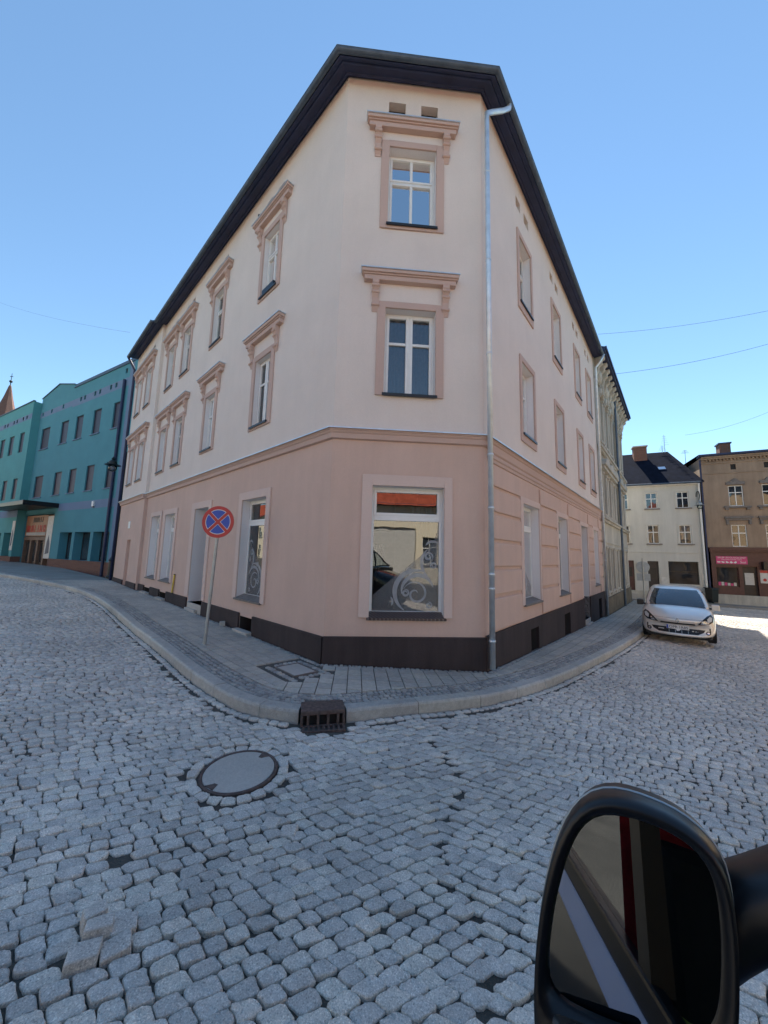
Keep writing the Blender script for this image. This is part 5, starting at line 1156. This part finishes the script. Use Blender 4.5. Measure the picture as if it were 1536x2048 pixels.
cab = loft(CS, [(1.28, [(0, .93), (.60, .93), (.74, .935), (.80, .94), (.80, .95), (.74, .97), (.5, .985), (0, .99)]), (.95, [(0, .93), (.7, .93), (.80, .94), (.83, 1.0), (.80, 1.10), (.74, 1.17), (.5, 1.20), (0, 1.21)]), (.30, [(0, .93), (.7, .93), (.83, .94), (.84, 1.05), (.77, 1.35), (.68, 1.52), (.5, 1.555), (0, 1.57)]),
                (-.2, [(0, .93), (.7, .93), (.84, .94), (.845, 1.05), (.76, 1.40), (.68, 1.58), (.5, 1.62), (0, 1.635)]), (-1.2, [(0, .93), (.7, .93), (.84, .94), (.84, 1.05), (.75, 1.38), (.67, 1.56), (.5, 1.60), (0, 1.62)]), (-1.9, [(0, .93), (.7, .93), (.82, .94), (.81, 1.05), (.72, 1.30), (.64, 1.46), (.5, 1.50), (0, 1.52)]), (-2.15, [(0, .93), (.6, .93), (.74, .94), (.74, 1.0), (.68, 1.1), (.6, 1.2), (.5, 1.22), (0, 1.23)])]).build('cabin', M['silver'], SV, smooth=True, sub=2)
tb = bvh_of(body); tc_ = bvh_of(cab)
decal(CS, tc_, [(-.735, 1.0), (.735, 1.0), (.70, 1.12), (.635, 1.36), (.57, 1.505), (-.57, 1.505), (-.635, 1.36), (-.70, 1.12)], .006, M['dpane'], 'windscreen', SV, res=.08)
for s in (-1, 1):
    decal(CS, tc_, [(.55, 1.04), (.30, 1.46), (-.55, 1.5), (-.6, 1.04)], .006, M['dpane'], 'side_window', SV, view=s, res=.1); decal(CS, tc_, [(-.68, 1.04), (-.64, 1.5), (-1.5, 1.46), (-1.6, 1.06)], .006, M['dpane'], 'side_window', SV, view=s, res=.1)
    hl = decal(CS, tb, [(s*.46, .58), (s*.60, .59), (s*.74, .625), (s*.83, .69), (s*.85, .80), (s*.80, .875), (s*.70, .83), (s*.57, .71)][::s], .008, M['blackplastic'], 'headlight', SV, res=.04)
    decal(CS, tb, [(s*.52, .605), (s*.62, .615), (s*.67, .66), (s*.64, .715), (s*.56, .66)][::s], .016, M['chrome'], 'reflector', hl, res=.03); decal(CS, tb, [(s*.70, .655), (s*.79, .70), (s*.81, .79), (s*.76, .82), (s*.69, .75)][::s], .016, M['paper'], 'lens', hl, res=.03)
    decal(CS, tb, [(s*.70+.055*math.cos(t), .355+.055*math.sin(t)) for t in np.linspace(0, 2*math.pi, 15)[:-1]], .006, M['blackplastic'], 'fog_light', SV, res=.05); decal(CS, tb, [(s*.70+.032*math.cos(t), .355+.032*math.sin(t)) for t in np.linspace(0, 2*math.pi, 11)[:-1]], .014, M['chrome'], 'fog_lens', SV, res=.03)
    m = MB(); cs = CS(s*.90, .92, 1.0); m.tube([CS(s*.80, .92, .99), CS(s*.90, .92, 1.0)], .03, 8); m.build('mirror_arm', M['blackplastic'], SV)
    m = MB(); m.hexa([CS(s*(.87+a*.19), .86+b*.12+(.03 if a else 0), .96+c*.17-(.02*a if c == 0 else 0)) for c in (0, 1) for a, b in ((0, 0), (1, 0), (1, 1), (0, 1))]); m.build('wing_mirror', M['silver'] if s < 0 else M['blackplastic'], SV, bevel=.035, seg=3)
for nm, poly, mt in (('grille_slot', [(-.40, .555), (.40, .555), (.42, .575), (.40, .60), (-.40, .60), (-.42, .575)], 'blackplastic'), ('lower_intake', [(-.64, .44), (.64, .44), (.60, .36), (.46, .285), (-.46, .285), (-.60, .36)], 'blackplastic'), ('bumper_lip', [(-.80, .235), (.80, .235), (.78, .20), (-.78, .20)], 'blackplastic')):
    pr = decal(CS, tb, poly, .004, M[mt], nm, SV, res=.06)
for s in (-1, 1): decal(CS, tb, [(s*.33, .385), (s*.47, .385), (s*.47, .36), (s*.33, .36)][::s], .012, M['paper'], 'day_light', SV, res=.05)
for k in range(4): decal(CS, tb, [(-.25+k*.15, .38), (-.235+k*.15, .38), (-.235+k*.15, .29), (-.25+k*.15, .29)], .010, M['galv'], 'intake_bar', SV, res=.05)
decal(CS, tb, [(-.72, .722), (.72, .722), (.72, .727), (-.72, .727)], .002, M['blackplastic'], 'bonnet_seam', SV, res=.06)
em = MB(); ep = tb.ray_cast(CS(0, 6, .665), -CS.f)[0]
for (a, b), (c_, d) in zip([(0, .062), (.045, 0), (0, -.062), (-.045, 0)], [(.045, 0), (0, -.062), (-.045, 0), (0, .062)]): em.tube([ep+CS.r*a+CS.u*b+CS.f*.012, ep+CS.r*c_+CS.u*d+CS.f*.012], .011, 6)
em.build('diamond_emblem', M['chrome'], SV)
pp = tb.ray_cast(CS(0, 6, .46), -CS.f)[0]+CS.f*.03
m = MB(); m.hexa([pp+CS.r*a+CS.u*b+CS.f*c_ for c_ in (-.03, .008) for a, b in ((-.27, -.058), (.27, -.058), (.27, .058), (-.27, .058))]); pl_ = m.build('number_plate', M['signwhite'], SV)
m = MB(); m.hexa([pp+CS.r*a+CS.u*b+CS.f*c_ for c_ in (.008, .0095) for a, b in ((.225, -.055), (.266, -.055), (.266, .055), (.225, .055))]); m.build('blue_band', M['signblue'], pl_)
text_mb('OPR 1R85', .105, pp+CS.f*.0085-CS.r*.02, -CS.r, CS.u, CS.f, .001).build('lettering', M['blackplastic'], pl_)
for x, y in ((-.80, 1.33), (.80, 1.33), (-.80, -1.35), (.80, -1.35)): wheel(CS, x, y, .325, SV)
m = MB(); [m.hexa([CS(x*.76, y, z) for z in (.14, .5) for x, y in ((-1, -1.9), (1, -1.9), (1, 1.9), (-1, 1.9))])]; m.build('underbody', M['blackplastic'], SV)

# --- the viewer's own dark car: the mirror, and behind it the door, window frame and seats it shows
PHI = -.914; rt = Vector((math.cos(PHI), math.sin(PHI))); fwd = Vector((-math.sin(PHI), math.cos(PHI)))
XD, ZS = .059, -.488
def V2(x, y, z): return Vector((rt.x*x+fwd.x*y, rt.y*x+fwd.y*y, z))
oc = rt*(XD+.88)-fwd*.3; oz = float(g(oc.x, oc.y))+ROAD
OC = thing('dark_car', (oc.x, oc.y, oz), 'dark navy car whose black wing mirror fills lower right of view', 'car')
CD = CarFrame(oc, oz, fwd); H0 = -oz                                     # eye height above its wheels
def dx(x): return x
HS = ZS-oz                                                              # sill height above ground
secd = lambda hw, zb, zt, cr: [(0, zb), (hw*.85, zb), (hw*.985, zb+.1), (hw, zb+(zt-zb)*.45), (hw*.995, zt-.12), (hw*.975, zt-.01), (hw*.6, zt+cr*.8), (0, zt+cr)]
bd = loft(CD, [(2.1, secd(.80, .35, .85, .02)), (2.02, secd(.84, .3, .98, .03)), (1.7, secd(.87, .28, 1.08, .05)), (1.0, secd(.875, .28, HS-.13, .06)), (.85, secd(.875, .28, HS-.02, .0))], nose=.25).build('front_body', M['navy'], OC, smooth=True, sub=1)
m = MB(); n_ = 14                                                       # left flank with a gently curved door skin
def flank(s, mt, nm):
    m = MB(); ys = np.linspace(.9, -3.3, 16); zsn = np.linspace(.3, HS-.005, 9)
    for y in ys:
        for z in zsn: t = (z-.3)/(HS-.3); m.v.append(tuple(CD(s*(.875+.045*math.sin(math.pi*t**1.3)-.02*(1-t)), y, z)))
    m.f = [(i*9+j, (i+1)*9+j, (i+1)*9+j+1, i*9+j+1) for i in range(15) for j in range(8)]; return m.build(nm, mt, OC, smooth=True)
flank(-1, M['navy'], 'door'); flank(1, M['navy'], 'door')
for s in (-1, 1):
    m = MB(); m.hexa([CD(s*(a if z < HS else a-.026*(a > .88)), y, z) for z in (HS-.018, HS+.020) for a, y in ((.862, -3.25), (.910, -3.25), (.910, .75), (.862, .75))]); m.build('sill_trim', M['trim'], OC, bevel=.006)
    m = MB(); m.hexa([CD(s*a, y, z) for z in (HS+.0205, HS+.066) for a, y in ((.862, -3.25), (.886, -3.25), (.886, .75), (.862, .75))]); m.build('window_rubber', M['blackplastic'], OC, bevel=.006)
    m = MB()
    for y0, w_ in ((.06, .05), (-1.05, .10), (-2.0, .14), (-3.1, .14)): m.hexa([CD(s*(.872-.12*c_/.62), y0+b-(.10*c_), HS+.066+c_) for c_ in (0, .60) for b in (0, w_) for _ in (0,)][:0] or [CD(s*(a-.012*c_), y0+b-.12*c_, HS+.06+c_) for c_ in (0, .60) for a, b in ((.850, 0), (.880, 0), (.880, w_), (.850, w_))])
    m.tube([CD(s*.872, .75, HS+.05), CD(s*.868, .30, HS+.42), CD(s*.862, .0, HS+.62), CD(s*.86, -1.2, HS+.66), CD(s*.86, -3.2, HS+.60)], .035, 8); m.build('window_frame', M['blackplastic'], OC)
    gm = M['carglass'] if s < 0 else M['dpane']
    m = MB(); m.quad(CD(s*.866, -.05, HS+.05), CD(s*.866, -1.0, HS+.05), CD(s*.858, -1.1, HS+.62), CD(s*.858, -.12, HS+.62)); m.quad(CD(s*.866, -1.95, HS+.05), CD(s*.866, -3.1, HS+.05), CD(s*.858, -3.15, HS+.56), CD(s*.858, -2.0, HS+.62)); m.quad(CD(s*.866, -.95, HS+.05), CD(s*.866, -1.95, HS+.05), CD(s*.858, -2.0, HS+.56), CD(s*.858, -1.05, HS+.62)); m.build('side_glass', gm, OC)
m = MB(); m.hexa([CD(x, y, z) for z in (HS+.62, HS+.70) for x, y in ((-.86, -3.28), (.86, -3.28), (.85, .02), (-.85, .02))]); m.build('roof', M['navy'], OC, bevel=.035, seg=3)
m = MB(); m.quad(CD(-.80, .80, HS+.02), CD(.80, .80, HS+.02), CD(.84, .05, HS+.62), CD(-.84, .05, HS+.62)); m.build('windscreen', M['carglass'], OC)
m = MB(); m.quad(CD(-.84, -3.3, .35), CD(.84, -3.3, .35), CD(.86, -3.3, HS), CD(-.86, -3.3, HS)); m.quad(CD(-.86, -3.3, HS), CD(.86, -3.3, HS), CD(.86, -3.26, HS+.66), CD(-.86, -3.26, HS+.66)); m.build('tailgate', M['navy'], OC)
m = MB(); m.hexa([CD(x, y, z) for z in (.30, .36) for x, y in ((-.85, -3.28), (.85, -3.28), (.85, .9), (-.85, .9))]); m.hexa([CD(x, y, z) for z in (.9, HS-.02) for x, y in ((-.82, .55), (.82, .55), (.82, .9), (-.82, .9))]); m.build('cabin_lining', M['blackplastic'], OC)
for x in (-.40, .40):
    for y, mt in ((-.20, 'drape'), (-.62, 'redseat')):
        m = MB(); m.hexa([CD(x+a*(.26 if y > -.5 else .40), y+b*.26, z) for z in (.75, .98) for a, b in ((-1, -1), (1, -1), (1, 1), (-1, 1))]); st_ = m.build('seat', M['limeseat' if mt == 'drape' else mt], OC, bevel=.05, seg=3)
        m = MB(); m.hexa([CD(x+a*(.25 if y > -.5 else .44), y-.27-.10*c_+b*(.07 if y > -.5 else .26), .85+c_*(.72 if y > -.5 else .95)) for c_ in (0, 1) for a, b in ((-1, -1), (1, -1), (1, 1), (-1, 1))]); m.build('backrest', M[mt], st_, bevel=.05, seg=3)
        m = MB(); m.hexa([CD(x+a*.14, y-.42+b*.05, 1.60+c_*.18) for c_ in (0, 1) for a, b in ((-1, -1), (1, -1), (1, 1), (-1, 1))]); m.build('headrest', M[mt], st_, bevel=.04, seg=3)
for x, y in ((-.76, 1.25), (.76, 1.25), (-.76, -2.2), (.76, -2.2)): wheel(CD, x, y, .36, OC)
m = MB(); m.hexa([CD(a, b, z-(.12 if b < -.3 else 0)*0) for z in (.92, 1.26) for a, b in ((-.82, -.62), (-.30, -.62), (-.34, .05), (-.82, .05))]); m.build('hi_vis_jacket', M['limeseat'], OC, bevel=.08, seg=3)  # lime block added for the mirror view, standing for a hi-vis jacket
# wing mirror: glass plane through the fitted point, outline as seen, real 14 cm wide housing
yaw, el, DT = -.606, .205, .24
nM = Vector((math.sin(yaw)*math.cos(el), -math.cos(yaw)*math.cos(el), math.sin(el)))
def ray(px, py):
    f, p, r = 703.244, .1208, .0259
    cu, cv = (px-768)/f, -(py-1024)/f; c, s = math.cos(r), math.sin(r); u = c*cu-s*cv; v = s*cu+c*cv
    return Vector((u, math.cos(p)-math.sin(p)*v, math.sin(p)+math.cos(p)*v))
cr4 = lambda x, y: ray(940+x*.388, 1540+y*.388)
M0 = cr4(830, 700)*DT
def onplane(q, off): d = cr4(*q); k = (M0+nM*off).dot(nM)/d.dot(nM); return d*k
OUT = [(680, 115), (800, 130), (920, 175), (1060, 235), (1190, 330), (1290, 440), (1335, 540), (1360, 680), (1380, 830), (1388, 980), (1390, 1130), (1385, 1290), (1370, 1430), (1300, 1560), (1100, 1640), (800, 1640), (500, 1600), (360, 1500), (332, 1380), (328, 1200), (332, 1020), (345, 860), (362, 720), (385, 590), (418, 450), (458, 340), (492, 260), (540, 190), (600, 138)]
GL = [(690, 212), (760, 217), (880, 242), (1000, 290), (1120, 360), (1200, 440), (1248, 540), (1275, 650), (1290, 780), (1298, 930), (1296, 1100), (1280, 1260), (1220, 1370), (1050, 1385), (900, 1350), (760, 1309), (600, 1240), (500, 1190), (440, 1145), (408, 1090), (406, 960), (420, 820), (440, 680), (470, 560), (500, 450), (530, 370), (570, 290), (630, 225)]
def resamp(P, n=64):
    P = [Vector(p) for p in P]; P.append(P[0]); s = [0]
    for a, b in zip(P, P[1:]): s.append(s[-1]+(b-a).length)
    out = []
    for k in range(n):
        t = s[-1]*k/n; i = max(j for j in range(len(s)) if s[j] <= t+1e-9); i = min(i, len(P)-2); out.append(P[i]+(P[i+1]-P[i])*((t-s[i])/(s[i+1]-s[i])))
    for _ in range(2): out = [(out[k-1]+out[k]*2+out[(k+1) % n])/4 for k in range(n)]
    return out
O3 = [onplane(p, .004) for p in resamp(OUT)]; G3 = [onplane(p, 0) for p in resamp(GL)]; nn = 64
# start both loops at the top so that they pair up
kO = min(range(nn), key=lambda k: (Vector(resamp(OUT)[k])-Vector((690, 115))).length); kG = min(range(nn), key=lambda k: (Vector(resamp(GL)[k])-Vector((700, 212))).length)
O3 = O3[kO:]+O3[:kO]; G3 = G3[kG:]+G3[:kG]
cO = sum(O3, Vector())/nn; mb = MB()
lay = [G3, [p+nM*.006 for p in G3], [a.lerp(b, .35)+nM*.011 for a, b in zip(G3, O3)], [a.lerp(b, .8)+nM*.010 for a, b in zip(G3, O3)], O3, [cO+(p-cO)*1.012-nM*.012 for p in O3], [cO+(p-cO)*.99-nM*.035 for p in O3], [cO+(p-cO)*.80-nM*.065 for p in O3], [cO+(p-cO)*.4-nM*.082 for p in O3]]
mb.add([p for L in lay for p in L], [(i*nn+k, i*nn+(k+1) % nn, (i+1)*nn+(k+1) % nn, (i+1)*nn+k) for i in range(len(lay)-1) for k in range(nn)]+[tuple(range((len(lay)-1)*nn, len(lay)*nn))])
mh = mb.build('wing_mirror', M['blackplastic'], OC, smooth=True)
mb = MB(); cG = sum(G3, Vector())/nn; mb.add([cG+nM*.0025]+[p+nM*.0025 for p in G3], [(0, 1+k, 1+(k+1) % nn) for k in range(nn)]); mb.build('mirror_glass', M['mirror'], mh)
mb = MB(); lp = [cO+(p-cO)*1.011-nM*.013 for p in O3]; mb.tube(lp+[lp[0]], .0011, 6, cap=False); mb.build('seam_highlight', M['galv'], mh, smooth=True)  # pale ring added along the housing seam, standing for its edge highlight
# arm from housing to the door
a0 = onplane((1330, 780), -.03); a1 = CD(-.88, 0, 0); k_ = (a0-CD.P).dot(CD.f)
mb = MB(); pts = []
r0 = Vector((cr4(1300, 760)*DT)); 
stn = [(1250, 520, 1100, .022), (1330, 478, 1085, .024), (1400, 458, 1030, .024), (1536, 415, 940, .025), (1760, 350, 830, .03)]
for x_, y0_, y1_, t_ in stn:
    a_, b_ = onplane((x_, y0_), -.03), onplane((x_+10, y1_), -.03); c_ = (a_+b_)/2; h_ = (a_-b_)/2
    for a in range(20): an = 2*math.pi*a/20; sx, sy = math.cos(an), math.sin(an); pts.append(c_+nM*t_*math.copysign(abs(sx)**.7, sx)+h_*math.copysign(abs(sy)**.8, sy))
mb.add(pts, [(i*20+a, i*20+(a+1) % 20, (i+1)*20+(a+1) % 20, (i+1)*20+a) for i in range(len(stn)-1) for a in range(20)]+[tuple(range(20)), tuple(range(80, 100))]); mb.build('mirror_arm', M['blackplastic'], mh, smooth=True)
mb = MB(); w_ = [onplane(p, .0125) for p in resamp([(430, 1245), (520, 1283), (640, 1325), (760, 1372), (880, 1410), (900, 1480), (700, 1500), (480, 1440), (420, 1330)], 40)]; mb.add(w_, [tuple(range(40))]); mb.build('wide_angle_glass', M['mirror'], mh)

# ------------------------------------------------------------------ camera, sun and sky
cam = bpy.data.cameras.new('Camera'); co = bpy.data.objects.new('Camera', cam); COL.objects.link(co)
p_, r_ = .1208, .0259
Xa, Ua, Fa = Vector((1, 0, 0)), Vector((0, -math.sin(p_), math.cos(p_))), Vector((0, math.cos(p_), math.sin(p_)))
rgt = Xa*math.cos(r_)+Ua*math.sin(r_); upv = -Xa*math.sin(r_)+Ua*math.cos(r_)
co.matrix_world = Matrix(((rgt.x, upv.x, -Fa.x, 0), (rgt.y, upv.y, -Fa.y, 0), (rgt.z, upv.z, -Fa.z, 0), (0, 0, 0, 1)))
cam.sensor_fit = 'HORIZONTAL'; cam.sensor_width = 36; cam.lens = 36*703.244/1536; cam.clip_start = .01; cam.clip_end = 2000
SC.camera = co
AZ, EL = R(77), R(53)
sun = bpy.data.lights.new('Sun', 'SUN'); sun.energy = 3.9; sun.angle = R(.5); sun.color = (1, .93, .82)
so = bpy.data.objects.new('Sun', sun); COL.objects.link(so)
sd_ = Vector((math.cos(AZ)*math.cos(EL), math.sin(AZ)*math.cos(EL), math.sin(EL))); so.rotation_euler = sd_.to_track_quat('Z', 'Y').to_euler(); so.location = (0, 0, 30)
wd_ = bpy.data.worlds.new('World'); SC.world = wd_; wd_.use_nodes = True; nt = wd_.node_tree
sky = nt.nodes.new('ShaderNodeTexSky'); sky.sky_type = 'NISHITA'; sky.sun_disc = False; sky.sun_elevation = EL; sky.sun_rotation = math.pi/2-AZ
sky.altitude = 200; sky.air_density = 1.0; sky.dust_density = 0.0; sky.ozone_density = 1.0
wb = mixc(nt, sky.outputs[0], (.84, .98, .97), 1.0, 'MULTIPLY'); nt.links.new(wb, nt.nodes['Background'].inputs[0]); nt.nodes['Background'].inputs[1].default_value = .074
SC.view_settings.view_transform = 'Standard'; SC.view_settings.look = 'None'; SC.view_settings.exposure = 1.62; SC.view_settings.gamma = 1
for o in list(SC.objects):
    if o.parent is None: o.location.z += ZUP
co.matrix_world = Matrix.Translation((0, 0, ZUP)) @ Matrix(((rgt.x, upv.x, -Fa.x, 0), (rgt.y, upv.y, -Fa.y, 0), (rgt.z, upv.z, -Fa.z, 0), (0, 0, 0, 1)))
